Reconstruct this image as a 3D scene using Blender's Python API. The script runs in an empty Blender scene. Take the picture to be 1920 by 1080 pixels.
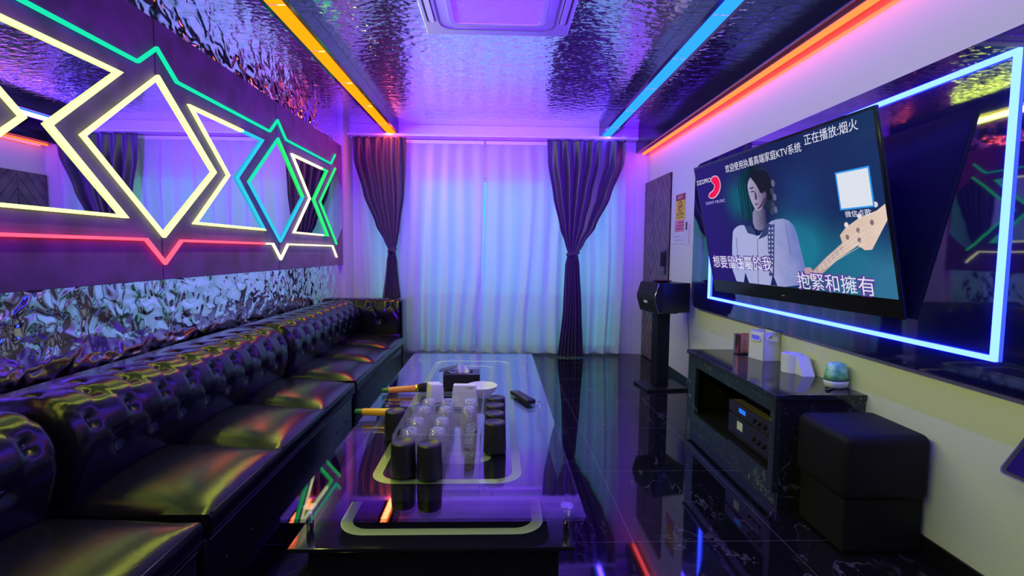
import bpy, bmesh, math, random
from mathutils import Vector, Matrix
random.seed(7)
PI = math.pi
SC = bpy.context.scene
COL = SC.collection

# ------------------------------------------------------------------ camera
F, YAW, PIT, ROL = 941.36, 0.0294201, 0.0721685, 0.00935228
def cam_axes():
    cy, sy = math.cos(YAW), math.sin(YAW)
    Rz = Matrix(((cy, -sy, 0), (sy, cy, 0), (0, 0, 1)))
    A = Matrix(((1, 0, 0), (0, 0, -1), (0, 1, 0))) @ Rz
    c, s = math.cos(PIT), math.sin(PIT)
    Bm = Matrix(((1, 0, 0), (0, c, -s), (0, s, c)))
    c, s = math.cos(ROL), math.sin(ROL)
    Cm = Matrix(((c, -s, 0), (s, c, 0), (0, 0, 1)))
    return Cm @ Bm @ A
M = cam_axes()
cd = bpy.data.cameras.new('camera'); cam = bpy.data.objects.new('camera', cd); COL.objects.link(cam)
right, down, fwd = M[0], M[1], M[2]
cam.matrix_world = Matrix(((right[0], -down[0], -fwd[0], 0), (right[1], -down[1], -fwd[1], 0),
                           (right[2], -down[2], -fwd[2], 1.15), (0, 0, 0, 1)))
cd.sensor_width = 36.0; cd.lens = 36.0 * F / 1920.0; cd.clip_start = 0.02
SC.camera = cam

# ------------------------------------------------------------------ world + exposure
w = bpy.data.worlds.new('world'); SC.world = w; w.use_nodes = True
bg = w.node_tree.nodes['Background']; bg.inputs[0].default_value = (0.12, 0.70, 0.72, 1); bg.inputs[1].default_value = 1.1
vs = SC.view_settings
vs.view_transform = 'Standard'; vs.look = 'None'; vs.gamma = 1.0; vs.use_curve_mapping = False
vs.exposure = 0.0

# added violet fill lamp, unseen behind the camera (its fitting is built further down)
def area_lamp(name, loc, target, size, power, color, spread=180):
    l = bpy.data.lights.new(name, 'AREA'); l.shape = 'DISK'; l.size = size; l.energy = power; l.color = color
    l.spread = math.radians(spread)
    o = bpy.data.objects.new(name, l); COL.objects.link(o); o.location = loc
    o.rotation_euler = (Vector(target) - Vector(loc)).to_track_quat('-Z', 'Y').to_euler()
    return o
LAMPS = [  # name, loc, target, size, watts, colour, spread
    ('violet', (-0.45, -1.40, 1.15), (0.0, 5.5, 2.30), 0.12, 50, (0.16, 0.004, 1.0), 38),
]
for n_, l_, t_, s_, p_, c_, sp_ in LAMPS:
    area_lamp('added_fill_beam', l_, t_, s_, p_, c_, sp_)
def strip_lamp(x, y0, y1, z, width, power, color, tilt=0.0):
    """the light of the LED rows inside a ceiling beam, shining straight down"""
    l = bpy.data.lights.new('led_row_light', 'AREA'); l.shape = 'RECTANGLE'; l.size = width; l.size_y = y1 - y0
    l.energy = power; l.color = color
    o = bpy.data.objects.new('led_row_light', l); COL.objects.link(o); o.location = (x, (y0 + y1) / 2, z); o.rotation_euler = (0, tilt, 0)
    return o
strip_lamp(-1.143, -1.5, 4.85, 2.385, .06, 66, (.76, 1.0, .10), -.9)      # yellow beam: yellow green rows
strip_lamp(-1.143, 4.85, 5.45, 2.385, .06, 6, (1.0, .07, .03))      # its far end runs pink
strip_lamp(1.60, -1.5, 5.5, 2.215, .03, 2.5, (1.0, .07, .16), .5)           # cove along the right wall: pink rows
strip_lamp(1.165, -1.5, 5.45, 2.385, .05, 75, (.09, .03, 1.0), .75)
strip_lamp(1.165, -1.5, 5.45, 2.385, .05, 26, (.14, .04, 1.0), -1.45)      # blue beam

# ------------------------------------------------------------------ node helpers / materials
def new_mat(name):
    m = bpy.data.materials.new(name); m.use_nodes = True
    nt = m.node_tree; nt.nodes.clear()
    out = nt.nodes.new('ShaderNodeOutputMaterial')
    return m, nt, out
def N(nt, t, **kw):
    n = nt.nodes.new(t)
    for k, v in kw.items(): setattr(n, k, v)
    return n
def setin(n, **kw):
    for k, v in kw.items():
        i = n.inputs[k.replace('_', ' ')]
        i.default_value = v
def c4(c): return (c[0], c[1], c[2], 1.0)
def PM(name, col, rough=0.5, metal=0.0, spec=0.5, coat=0.0, bump=None, noise=None, sheen=0.0, dist=0.002):
    """principled; bump=(scale, strength), noise=(scale, colour2) mottles the colour"""
    m, nt, out = new_mat(name)
    p = N(nt, 'ShaderNodeBsdfPrincipled'); nt.links.new(p.outputs[0], out.inputs[0])
    setin(p, Base_Color=c4(col), Roughness=rough, Metallic=metal)
    p.inputs['Specular IOR Level'].default_value = spec
    p.inputs['Coat Weight'].default_value = coat
    p.inputs['Sheen Weight'].default_value = sheen
    tc = N(nt, 'ShaderNodeTexCoord')
    if noise:
        t = N(nt, 'ShaderNodeTexNoise'); setin(t, Scale=noise[0], Detail=5.0)
        nt.links.new(tc.outputs['Object'], t.inputs['Vector'])
        r = N(nt, 'ShaderNodeValToRGB'); r.color_ramp.elements[0].color = c4(col); r.color_ramp.elements[1].color = c4(noise[1])
        r.color_ramp.elements[0].position = .35; r.color_ramp.elements[1].position = .65
        nt.links.new(t.outputs['Fac'], r.inputs['Fac']); nt.links.new(r.outputs[0], p.inputs['Base Color'])
    if bump:
        t = N(nt, 'ShaderNodeTexNoise'); setin(t, Scale=bump[0], Detail=3.0)
        nt.links.new(tc.outputs['Object'], t.inputs['Vector'])
        b = N(nt, 'ShaderNodeBump'); setin(b, Strength=bump[1], Distance=dist)
        nt.links.new(t.outputs['Fac'], b.inputs['Height']); nt.links.new(b.outputs[0], p.inputs['Normal'])
    return m
def EM(name, col, s=1.0):
    m, nt, out = new_mat(name)
    e = N(nt, 'ShaderNodeEmission'); setin(e, Color=c4(col), Strength=s)
    nt.links.new(e.outputs[0], out.inputs[0]); return m
def thin_glass(name, tint=(0.96, 0.97, 0.98), gloss=1.0, milk=0.0, ior=1.5, rough=0.0):
    m, nt, out = new_mat(name)
    tr = N(nt, 'ShaderNodeBsdfTransparent'); setin(tr, Color=c4(tint))
    g = N(nt, 'ShaderNodeBsdfGlossy'); setin(g, Roughness=rough, Color=(1, 1, 1, 1))
    fr = N(nt, 'ShaderNodeFresnel'); ge = N(nt, 'ShaderNodeNewGeometry')
    mi_ = N(nt, 'ShaderNodeMix'); mi_.inputs['A'].default_value = ior; mi_.inputs['B'].default_value = 1.0 / ior   # same reflectance from both sides of the pane
    nt.links.new(ge.outputs['Backfacing'], mi_.inputs['Factor']); nt.links.new(mi_.outputs['Result'], fr.inputs['IOR'])
    mul = N(nt, 'ShaderNodeMath', operation='MULTIPLY'); mul.inputs[1].default_value = gloss
    nt.links.new(fr.outputs[0], mul.inputs[0])
    mx = N(nt, 'ShaderNodeMixShader'); nt.links.new(mul.outputs[0], mx.inputs[0])
    nt.links.new(tr.outputs[0], mx.inputs[1]); nt.links.new(g.outputs[0], mx.inputs[2])
    last = mx
    if milk > 0:
        d = N(nt, 'ShaderNodeBsdfDiffuse'); setin(d, Color=(.9, .9, .92, 1))
        t = N(nt, 'ShaderNodeBsdfTranslucent'); setin(t, Color=(.9, .9, .92, 1))
        a = N(nt, 'ShaderNodeMixShader'); a.inputs[0].default_value = .5
        nt.links.new(d.outputs[0], a.inputs[1]); nt.links.new(t.outputs[0], a.inputs[2])
        b = N(nt, 'ShaderNodeMixShader'); b.inputs[0].default_value = milk
        nt.links.new(mx.outputs[0], b.inputs[1]); nt.links.new(a.outputs[0], b.inputs[2]); last = b
    nt.links.new(last.outputs[0], out.inputs[0]); return m

def foil_mat(name, scale, stretch, strength, dist, tint=(.82, .82, .86), rough=.07):
    """hammered silver foil: lumpy reflective relief"""
    m, nt, out = new_mat(name)
    p = N(nt, 'ShaderNodeBsdfPrincipled'); setin(p, Base_Color=c4(tint), Metallic=1.0, Roughness=rough)
    tc = N(nt, 'ShaderNodeTexCoord'); mp = N(nt, 'ShaderNodeMapping'); mp.inputs['Scale'].default_value = stretch
    nt.links.new(tc.outputs['Object'], mp.inputs['Vector'])
    t = N(nt, 'ShaderNodeTexNoise'); setin(t, Scale=scale, Detail=1.2, Roughness=.45, Distortion=.6)
    v = N(nt, 'ShaderNodeTexVoronoi', feature='SMOOTH_F1'); setin(v, Scale=scale * .9, Smoothness=.6)
    nt.links.new(mp.outputs[0], t.inputs['Vector']); nt.links.new(mp.outputs[0], v.inputs['Vector'])
    ad = N(nt, 'ShaderNodeMath', operation='MULTIPLY_ADD'); ad.inputs[1].default_value = .55
    nt.links.new(v.outputs['Distance'], ad.inputs[0]); nt.links.new(t.outputs['Fac'], ad.inputs[2])
    b = N(nt, 'ShaderNodeBump'); setin(b, Strength=strength, Distance=dist)
    nt.links.new(ad.outputs[0], b.inputs['Height']); nt.links.new(b.outputs[0], p.inputs['Normal'])
    nt.links.new(p.outputs[0], out.inputs[0]); return m

def marble_mat(name, base, vein, rough, scale=1.0, tiles=None, vein_amt=1.0):
    """black marble with thin pale veins, optional tile joints (sx, sy, ox, oy)"""
    m, nt, out = new_mat(name)
    p = N(nt, 'ShaderNodeBsdfPrincipled'); setin(p, Roughness=rough)
    nt.links.new(p.outputs[0], out.inputs[0])
    tc = N(nt, 'ShaderNodeTexCoord')
    def vein_mask(sc, width, seed):
        mp = N(nt, 'ShaderNodeMapping'); mp.inputs['Location'].default_value = (seed, seed * 2, seed * .7)
        mp.inputs['Scale'].default_value = (sc, sc * .55, sc)
        mp.inputs['Rotation'].default_value = (0, 0, .6)
        nt.links.new(tc.outputs['Object'], mp.inputs['Vector'])
        t = N(nt, 'ShaderNodeTexNoise'); setin(t, Scale=1.0, Detail=6.0, Roughness=.6, Distortion=.8)
        nt.links.new(mp.outputs[0], t.inputs['Vector'])
        s = N(nt, 'ShaderNodeMath', operation='SUBTRACT'); s.inputs[1].default_value = .5
        a = N(nt, 'ShaderNodeMath', operation='ABSOLUTE')
        mr = N(nt, 'ShaderNodeMapRange'); mr.inputs['From Max'].default_value = width
        mr.inputs['To Min'].default_value = 1.0; mr.inputs['To Max'].default_value = 0.0
        nt.links.new(t.outputs['Fac'], s.inputs[0]); nt.links.new(s.outputs[0], a.inputs[0]); nt.links.new(a.outputs[0], mr.inputs['Value'])
        # break the veins up
        t2 = N(nt, 'ShaderNodeTexNoise'); setin(t2, Scale=sc * 1.7, Detail=2.0)
        nt.links.new(tc.outputs['Object'], t2.inputs['Vector'])
        mr2 = N(nt, 'ShaderNodeMapRange'); mr2.inputs['From Min'].default_value = .48; mr2.inputs['From Max'].default_value = .62
        nt.links.new(t2.outputs['Fac'], mr2.inputs['Value'])
        mu = N(nt, 'ShaderNodeMath', operation='MULTIPLY')
        nt.links.new(mr.outputs[0], mu.inputs[0]); nt.links.new(mr2.outputs[0], mu.inputs[1])
        return mu
    v1 = vein_mask(1.6 * scale, .008, 3.1); v2 = vein_mask(4.5 * scale, .006, 9.4)
    mx = N(nt, 'ShaderNodeMath', operation='MAXIMUM'); nt.links.new(v1.outputs[0], mx.inputs[0]); nt.links.new(v2.outputs[0], mx.inputs[1])
    mm = N(nt, 'ShaderNodeMath', operation='MULTIPLY'); mm.inputs[1].default_value = vein_amt; nt.links.new(mx.outputs[0], mm.inputs[0])
    fac = mm
    if tiles:
        sx, sy, ox, oy = tiles
        sep = N(nt, 'ShaderNodeSeparateXYZ'); nt.links.new(tc.outputs['Object'], sep.inputs[0])
        ds = []
        for ax, s_, o_ in (('X', sx, ox), ('Y', sy, oy)):
            a = N(nt, 'ShaderNodeMath', operation='SUBTRACT'); a.inputs[1].default_value = o_
            nt.links.new(sep.outputs[ax], a.inputs[0])
            pp = N(nt, 'ShaderNodeMath', operation='PINGPONG'); pp.inputs[1].default_value = s_ / 2
            nt.links.new(a.outputs[0], pp.inputs[0]); ds.append(pp)
        mn = N(nt, 'ShaderNodeMath', operation='MINIMUM'); nt.links.new(ds[0].outputs[0], mn.inputs[0]); nt.links.new(ds[1].outputs[0], mn.inputs[1])
        lt = N(nt, 'ShaderNodeMath', operation='LESS_THAN'); lt.inputs[1].default_value = .0013; nt.links.new(mn.outputs[0], lt.inputs[0])
        ml = N(nt, 'ShaderNodeMath', operation='MULTIPLY'); ml.inputs[1].default_value = .45; nt.links.new(lt.outputs[0], ml.inputs[0])
        m2 = N(nt, 'ShaderNodeMath', operation='MAXIMUM'); nt.links.new(mm.outputs[0], m2.inputs[0]); nt.links.new(ml.outputs[0], m2.inputs[1]); fac = m2
    mc = N(nt, 'ShaderNodeMix', data_type='RGBA')
    mc.inputs['A'].default_value = c4(base); mc.inputs['B'].default_value = c4(vein)
    nt.links.new(fac.outputs[0], mc.inputs['Factor']); nt.links.new(mc.outputs['Result'], p.inputs['Base Color'])
    return m

# ------------------------------------------------------------------ mesh helpers
def bmn(): return bmesh.new()
def box(bm, x0, x1, y0, y1, z0, z1, bev=0.0, seg=2, mi=0):
    r = bmesh.ops.create_cube(bm, size=1.0)
    vs_ = r['verts']
    for v in vs_:
        v.co = Vector(((x0 + x1) / 2 + v.co.x * (x1 - x0), (y0 + y1) / 2 + v.co.y * (y1 - y0), (z0 + z1) / 2 + v.co.z * (z1 - z0)))
    fs = set(f for v in vs_ for f in v.link_faces)
    for f in fs: f.material_index = mi
    if bev > 0:
        es = list(set(e for v in vs_ for e in v.link_edges))
        bmesh.ops.bevel(bm, geom=es, offset=bev, segments=seg, profile=.5, affect='EDGES', clamp_overlap=True)
def cyl(bm, p0, p1, r0, r1=None, n=24, mi=0, caps=True):
    r1 = r0 if r1 is None else r1
    p0, p1 = Vector(p0), Vector(p1); d = (p1 - p0).normalized()
    q = d.to_track_quat('Z', 'Y')
    rings = []
    for p, r in ((p0, r0), (p1, r1)):
        rings.append([bm.verts.new(p + q @ Vector((r * math.cos(2 * PI * i / n), r * math.sin(2 * PI * i / n), 0))) for i in range(n)])
    for i in range(n):
        f = bm.faces.new((rings[0][i], rings[0][(i + 1) % n], rings[1][(i + 1) % n], rings[1][i])); f.material_index = mi; f.smooth = True
    if caps:
        f = bm.faces.new(rings[0][::-1]); f.material_index = mi
        f = bm.faces.new(rings[1]); f.material_index = mi
def lathe(bm, prof, n=28, c=(0, 0, 0), mat=None, mi=0):
    """prof: list of (r, z); r=0 closes the end; mat optional Matrix"""
    rings = []
    for r, z in prof:
        if r < 1e-6: pts = [Vector((0, 0, z))]
        else: pts = [Vector((r * math.cos(2 * PI * i / n), r * math.sin(2 * PI * i / n), z)) for i in range(n)]
        rings.append([bm.verts.new((mat @ p if mat else p) + Vector(c)) for p in pts])
    for a, b in zip(rings, rings[1:]):
        for i in range(n):
            j = (i + 1) % n
            if len(a) == 1 and len(b) == 1: continue
            if len(a) == 1: f = bm.faces.new((a[0], b[j], b[i]))
            elif len(b) == 1: f = bm.faces.new((a[i], a[j], b[0]))
            else: f = bm.faces.new((a[i], a[j], b[j], b[i]))
            f.smooth = True; f.material_index = mi
def tube(bm, pts, r, n=8, closed=False, mis=None):
    pts = [Vector(p) for p in pts]; k = len(pts)
    rings = []
    up = Vector((0, 0, 1))
    for i, p in enumerate(pts):
        if closed: a, b = pts[i - 1], pts[(i + 1) % k]
        else: a, b = pts[max(i - 1, 0)], pts[min(i + 1, k - 1)]
        d = (b - a).normalized()
        # mitre: scale in bend plane
        s = d.cross(up)
        if s.length < 1e-3: s = d.cross(Vector((1, 0, 0)))
        s.normalize(); t = s.cross(d).normalized()
        rings.append([bm.verts.new(p + r * (math.cos(2 * PI * j / n) * s + math.sin(2 * PI * j / n) * t)) for j in range(n)])
    m_ = k if closed else k - 1
    for i in range(m_):
        A, B_ = rings[i], rings[(i + 1) % k]
        for j in range(n):
            f = bm.faces.new((A[j], A[(j + 1) % n], B_[(j + 1) % n], B_[j])); f.smooth = True
            if mis: f.material_index = mis[i]
    if not closed:
        bm.faces.new(rings[0][::-1]); bm.faces.new(rings[-1])
def strip_path(bm, pts, wid, x, th, closed=False, mis=None):
    """flat LED rope of width wid along a mitred polyline in the (y, z) plane; front at x, back at x - th (th may be negative)"""
    k = len(pts); P2 = [Vector(p) for p in pts]; L = []
    for i in range(k):
        if closed or 0 < i < k - 1:
            a, b, c_ = P2[i - 1], P2[i], P2[(i + 1) % k]
            d1 = (b - a).normalized(); d2 = (c_ - b).normalized()
            n1 = Vector((-d1.y, d1.x)); n2 = Vector((-d2.y, d2.x))
            nn = (n1 + n2).normalized(); m_ = min(1 / max(nn.dot(n1), .3), 2.6)
            o = nn * m_ * wid / 2
        else:
            d = (P2[1] - P2[0]).normalized() if i == 0 else (P2[-1] - P2[-2]).normalized()
            o = Vector((-d.y, d.x)) * wid / 2
        q = []
        for s, xx in ((1, x - th), (1, x), (-1, x), (-1, x - th)):
            p = P2[i] + o * s; q.append(bm.verts.new((xx, p.x, p.y)))
        L.append(q)
    for i in range(k if closed else k - 1):
        A, B_ = L[i], L[(i + 1) % k]
        for j in range(4):
            f = bm.faces.new((A[j], A[(j + 1) % 4], B_[(j + 1) % 4], B_[j]))
            if mis: f.material_index = mis[i]
    if not closed: bm.faces.new(L[0]); bm.faces.new(L[-1][::-1])
def prism(bm, poly, fn, d0, d1, mi=0):
    """poly of 2-D points; fn(a, b, d) -> 3-D point; extruded from depth d0 to d1"""
    A = [bm.verts.new(fn(a, b, d0)) for a, b in poly]; B_ = [bm.verts.new(fn(a, b, d1)) for a, b in poly]
    n = len(poly)
    fs = [bm.faces.new(A[::-1]), bm.faces.new(B_)]
    for i in range(n): fs.append(bm.faces.new((A[i], A[(i + 1) % n], B_[(i + 1) % n], B_[i])))
    for f in fs: f.material_index = mi
def rrect(x0, x1, y0, y1, r, n=6):
    out = []
    for cx, cy, a in ((x1 - r, y1 - r, 0), (x0 + r, y1 - r, 90), (x0 + r, y0 + r, 180), (x1 - r, y0 + r, 270)):
        for i in range(n + 1):
            t = math.radians(a + 90 * i / n); out.append((cx + r * math.cos(t), cy + r * math.sin(t)))
    return out
def ring_prism(bm, outer, inner, fn, d0, d1, mi=0):
    n = len(outer)
    V = [[bm.verts.new(fn(a, b, d)) for a, b in P_] for P_ in (outer, inner) for d in (d0, d1)]
    o0, o1, i0, i1 = V
    for i in range(n):
        j = (i + 1) % n
        for q in ((o0[i], o0[j], o1[j], o1[i]), (i1[i], i1[j], i0[j], i0[i]), (o1[i], o1[j], i1[j], i1[i]), (i0[i], i0[j], o0[j], o0[i])):
            f = bm.faces.new(q); f.material_index = mi
XY = lambda a, b, d: (a, b, d)
def obj(name, bm, mat, parent=None, smooth=None, recalc=True, loc=None):
    if recalc: bmesh.ops.recalc_face_normals(bm, faces=bm.faces[:])
    me = bpy.data.meshes.new(name); bm.to_mesh(me); bm.free()
    for m_ in (mat if isinstance(mat, (list, tuple)) else [mat]): me.materials.append(m_)
    if smooth is not None:
        me.polygons.foreach_set('use_smooth', [True] * len(me.polygons))
        if smooth < 180: me.set_sharp_from_angle(angle=math.radians(smooth))
    o = bpy.data.objects.new(name, me); COL.objects.link(o)
    if parent: o.parent = parent
    if loc: o.location = loc
    return o
def tag(o, label, cat, group=None, kind=None):
    o['label'] = label; o['category'] = cat
    if group: o['group'] = group
    if kind: o['kind'] = kind
    return o
def thing(name, label, cat, loc=(0, 0, 0), rz=0.0, group=None):
    o = bpy.data.objects.new(name, None); o.empty_display_size = .05; COL.objects.link(o)
    o.location = loc; o.rotation_euler = (0, 0, rz); return tag(o, label, cat, group)
def struct(name, bm, mat, **kw):
    o = obj(name, bm, mat, **kw)
    if o.parent is None: o['kind'] = 'structure'
    return o
def dup(root, loc, rz=None, label=None):
    r = root.copy(); COL.objects.link(r); r.location = loc
    if rz is not None: r.rotation_euler = (0, 0, rz)
    if label: r['label'] = label
    for ch in list(root.children):
        c = ch.copy(); COL.objects.link(c); c.parent = r
        for g in list(ch.children):
            d = g.copy(); COL.objects.link(d); d.parent = c
    return r
def text(name, body, size, mat, parent, M4, depth=0.0004, align='LEFT', width=None, bold=0.0):
    cu = bpy.data.curves.new(name, 'FONT'); cu.body = body; cu.size = size; cu.align_x = align; cu.extrude = depth; cu.offset = bold
    cu.resolution_u = 3
    t = bpy.data.objects.new(name, cu); COL.objects.link(t)
    dg = bpy.context.evaluated_depsgraph_get(); dg.update()
    me = bpy.data.meshes.new_from_object(t.evaluated_get(dg)); me.name = name
    bpy.data.objects.remove(t); bpy.data.curves.remove(cu)
    if width and len(me.vertices):
        xs = [v.co.x for v in me.vertices]; s = width / max(max(xs) - min(xs), 1e-6); x0 = min(xs)
        for v in me.vertices: v.co.x = (v.co.x - x0) * s
    me.materials.clear(); me.materials.append(mat)
    o = bpy.data.objects.new(name, me); COL.objects.link(o); o.parent = parent; o.matrix_local = M4
    return o

# ------------------------------------------------------------------ materials
XL, XR, YB, YF, H = -1.64, 1.66, 5.62, -1.70, 2.50
m_white_wall = PM('white_wall_paint', (.72, .71, .70), .65, bump=(60, .05))
m_dark_wall = PM('dark_wall_paint', (.10, .08, .12), .6, bump=(40, .1))
m_floor = marble_mat('black_marble_tile', (.006, .006, .008), (.22, .19, .24), .045, 1.0, (.605, .648, .55, 1.91), .4)
m_foil_ceil = foil_mat('hammered_foil_ceiling', 17, (1.0, 1.7, 1.0), .8, .006)
m_foil_wall = foil_mat('hammered_foil_wall', 13, (1, .8, .95), .9, .016)
m_black_gloss = PM('black_lacquer', (.012, .011, .016), .12)
m_base = PM('black_skirting', (.008, .008, .01), .25)
m_velvet = PM('dark_marbled_velvet', (.060, .004, .100), .7, noise=(7, (.15, .020, .22)), bump=(25, .25), sheen=.3)
m_mirror = PM('mirror_glass', (.62, .68, .70), .01, 1.0)
m_leather = PM('black_leather', (.006, .005, .008), .22, spec=.36, bump=(160, .22), dist=.0015)
m_leather_w = PM('black_leather_button', (.012, .010, .014), .22)
m_dark_plastic = PM('black_plastic', (.010, .010, .012), .35)
m_matte_black = PM('matte_black', (.008, .008, .010), .55, spec=.2)
m_alu = PM('white_coated_frame', (.72, .72, .72), .4)
m_white_pl = PM('white_plastic', (.78, .77, .78), .35)
m_chrome = PM('chrome', (.8, .8, .82), .08, 1.0)
m_ring = PM('satin_lime_print', (.80, .95, .34), .36, .55)
m_print = PM('black_glass_print', (.010, .009, .013), .08)
m_tglass = thin_glass('clear_table_glass', (.90, .94, .95), 1.0)
m_window = thin_glass('window_glass', (.90, .97, .97), .6)
m_acrylic = thin_glass('clear_acrylic', (.95, .95, .97), 1.0, .05)
m_tumbler = thin_glass('tumbler_glass', (.96, .96, .98), 1.0, .11, 1.75)
m_tvglass = PM('mirror_glass_blue_glow', (.006, .006, .06), .025, spec=1.0, coat=1.0, bump=(3.0, .05), dist=.01)  # blue glow of the LED frame is put into the black glass colour

m_yellow = EM('yellow_led', (1.0, .15, .002), 3.2)
m_blue = EM('ice_blue_led', (.008, .10, 1.0), 4.6)
m_orange = EM('orange_led', (1.0, .058, .014), 6.5)
m_tvled = EM('tv_frame_led', (.020, .042, 1.0), 22)
m_nyel = EM('neon_warm_yellow', (.62, 1.0, .20), 3.2)
m_ncyan = EM('neon_teal', (.01, .75, .42), 1.15)
m_ngreen = EM('neon_green', (.03, 1.0, .22), 1.1)
m_nblue = EM('neon_cyan', (.03, .55, .80), 1.15)
m_npink = EM('neon_pink', (1.0, .045, .09), 3.5)
m_nwhite = EM('neon_pale', (.95, 1.0, .50), 2.0)

# ------------------------------------------------------------------ the setting
bm = bmn(); box(bm, XL - .1, XR + .1, YF - .1, YB + .1, -.1, 0); struct('floor', bm, m_floor)
bm = bmn(); box(bm, XL - .1, XR + .1, YF - .1, YB + .1, H, H + .1); struct('ceiling', bm, m_foil_ceil)
bm = bmn(); box(bm, XL - .1, XL, YF - .1, YB + .1, 0, H); struct('wall_left', bm, m_foil_wall)
bm = bmn(); box(bm, XR, XR + .1, YF - .1, YB + .1, 0, H); struct('wall_right', bm, m_white_wall)
bm = bmn(); box(bm, XL, XR, YF - .1, YF, 0, H); struct('wall_front', bm, m_dark_wall)
WX0, WX1, WZ = -1.56, 1.53, 2.08
bm = bmn()
box(bm, XL, WX0, YB, YB + .1, 0, H); box(bm, WX1, XR, YB, YB + .1, 0, H); box(bm, WX0, WX1, YB, YB + .1, WZ, H)
struct('wall_back', bm, m_white_wall)
bm = bmn(); box(bm, XR - .012, XR, YF, 4.80, 0, .07, .003); struct('baseboard_right', bm, m_base)
# pelmet over the curtains (white box section right under the ceiling)
bm = bmn(); box(bm, XL, 1.525, YB - .10, YB, 2.37, H, .004); struct('trim_1', bm, m_white_wall)
# dark soffit board along the right wall
bm = bmn(); box(bm, 1.525, 1.55, YF, YB, 2.25, H, .002); struct('trim_2', bm, m_black_gloss)
# foil lip along wall_left near the back corner
bm = bmn(); box(bm, XL, XL + .05, 5.30, YB, 0, H); struct('trim_3', bm, m_white_wall)
# ceiling foil joints
for k, x in enumerate((-1.28, 1.33)):
    bm = bmn(); box(bm, x - .0015, x + .0015, YF, YB - .1, H - .0015, H); struct('trim_%d' % (4 + k), bm, m_black_gloss)

# sliding glass door in the back wall
win = bpy.data.objects.new('window_1', None); COL.objects.link(win); win.location = ((WX0 + WX1) / 2, YB + .05, 0)
tag(win, 'wide white framed sliding glass door behind the sheer curtains', 'window', kind='structure')
cx = win.location.x
bm = bmn(); hw = (WX1 - WX0) / 2
box(bm, -hw, -hw + .14, -.05, .05, 0, WZ, .004); box(bm, hw - .15, hw, -.05, .05, 0, WZ, .004)
box(bm, -hw + .14, hw - .15, -.05, .05, WZ - .12, WZ, .004); box(bm, -hw + .14, hw - .15, -.05, .05, 0, .04, .003)
box(bm, -1.07, -.85, -.05, .05, .04, WZ - .12, .004)
obj('window_frame', bm, m_alu, win)
gl, gr = -hw + .14, hw - .15; cuts = [gl, -.96, -.20, .56, gr]
for k in range(4):
    a, b = cuts[k], cuts[k + 1]; yo = .018 if k in (1, 2) else -.018
    bm = bmn()
    ring_prism(bm, [(a, .04), (b, .04), (b, WZ - .12), (a, WZ - .12)], [(a + .035, .09), (b - .035, .09), (b - .035, WZ - .16), (a + .035, WZ - .16)], lambda p, q, d: (p, d, q), yo - .016, yo + .016)
    s = obj('sash', bm, m_alu, win)
    bm = bmn(); box(bm, a + .033, b - .033, yo - .003, yo + .003, .088, WZ - .158); obj('pane', bm, m_window, s)
# balcony outside: floor slab, parapet and the slab above, so daylight comes in low
bm = bmn(); box(bm, -2.6, 2.6, YB + .1, YB + 1.5, -.1, -.01); struct('trim_8', bm, m_white_wall)
bm = bmn(); box(bm, -2.6, 2.6, YB + 1.4, YB + 1.5, -.01, .55); struct('trim_9', bm, m_white_wall)

# door on the right wall : dark chevron boards
m_wood = PM('dark_walnut_board', (.11, .075, .08), .45, noise=(9, (.19, .14, .145)), bump=(30, .2))
door = bpy.data.objects.new('door_1', None); COL.objects.link(door); door.location = (XR, 5.20, 0)
tag(door, 'dark wood door with slanting chevron boards beside the white frame', 'door', kind='structure')
DW, DH = .40, 1.92
bm = bmn(); box(bm, -.012, .0, -DW, DW, .01, DH); obj('door_backing', bm, m_matte_black, door)
def clip_poly(poly, a, b, c):   # keep a*x+b*y<=c
    out = []
    for i in range(len(poly)):
        p, q = poly[i], poly[(i + 1) % len(poly)]
        dp, dq = a * p[0] + b * p[1] - c, a * q[0] + b * q[1] - c
        if dp <= 0: out.append(p)
        if dp * dq < 0:
            t = dp / (dp - dq); out.append((p[0] + (q[0] - p[0]) * t, p[1] + (q[1] - p[1]) * t))
    return out
bm = bmn()
for side in (-1, 1):
    k = -2.4
    while k < 3.2:
        # boards rise away from the seam, seam leans across the door as in the photograph
        y0, y1 = (-DW, .06) if side < 0 else (.068, DW)
        sl = 1.25 * (-side)
        poly = [(y0, k + sl * (y0 - .06)), (y1, k + sl * (y1 - .06)), (y1, k + .131 + sl * (y1 - .06)), (y0, k + .131 + sl * (y0 - .06))]
        poly = clip_poly(clip_poly(poly, 0, 1, DH), 0, -1, -.01)
        if len(poly) > 2: prism(bm, poly, lambda a, b, d: (d, a, b), -.012, -.022)
        k += .143
obj('door_leaf', bm, m_wood, door)
bm = bmn(); box(bm, -.075, -.030, -DW + .05, -DW + .075, 1.02, 1.16, .004); box(bm, -.034, -.018, -DW + .035, -DW + .09, .94, 1.18, .004)
obj('door_handle', bm, m_dark_plastic, door)

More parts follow.
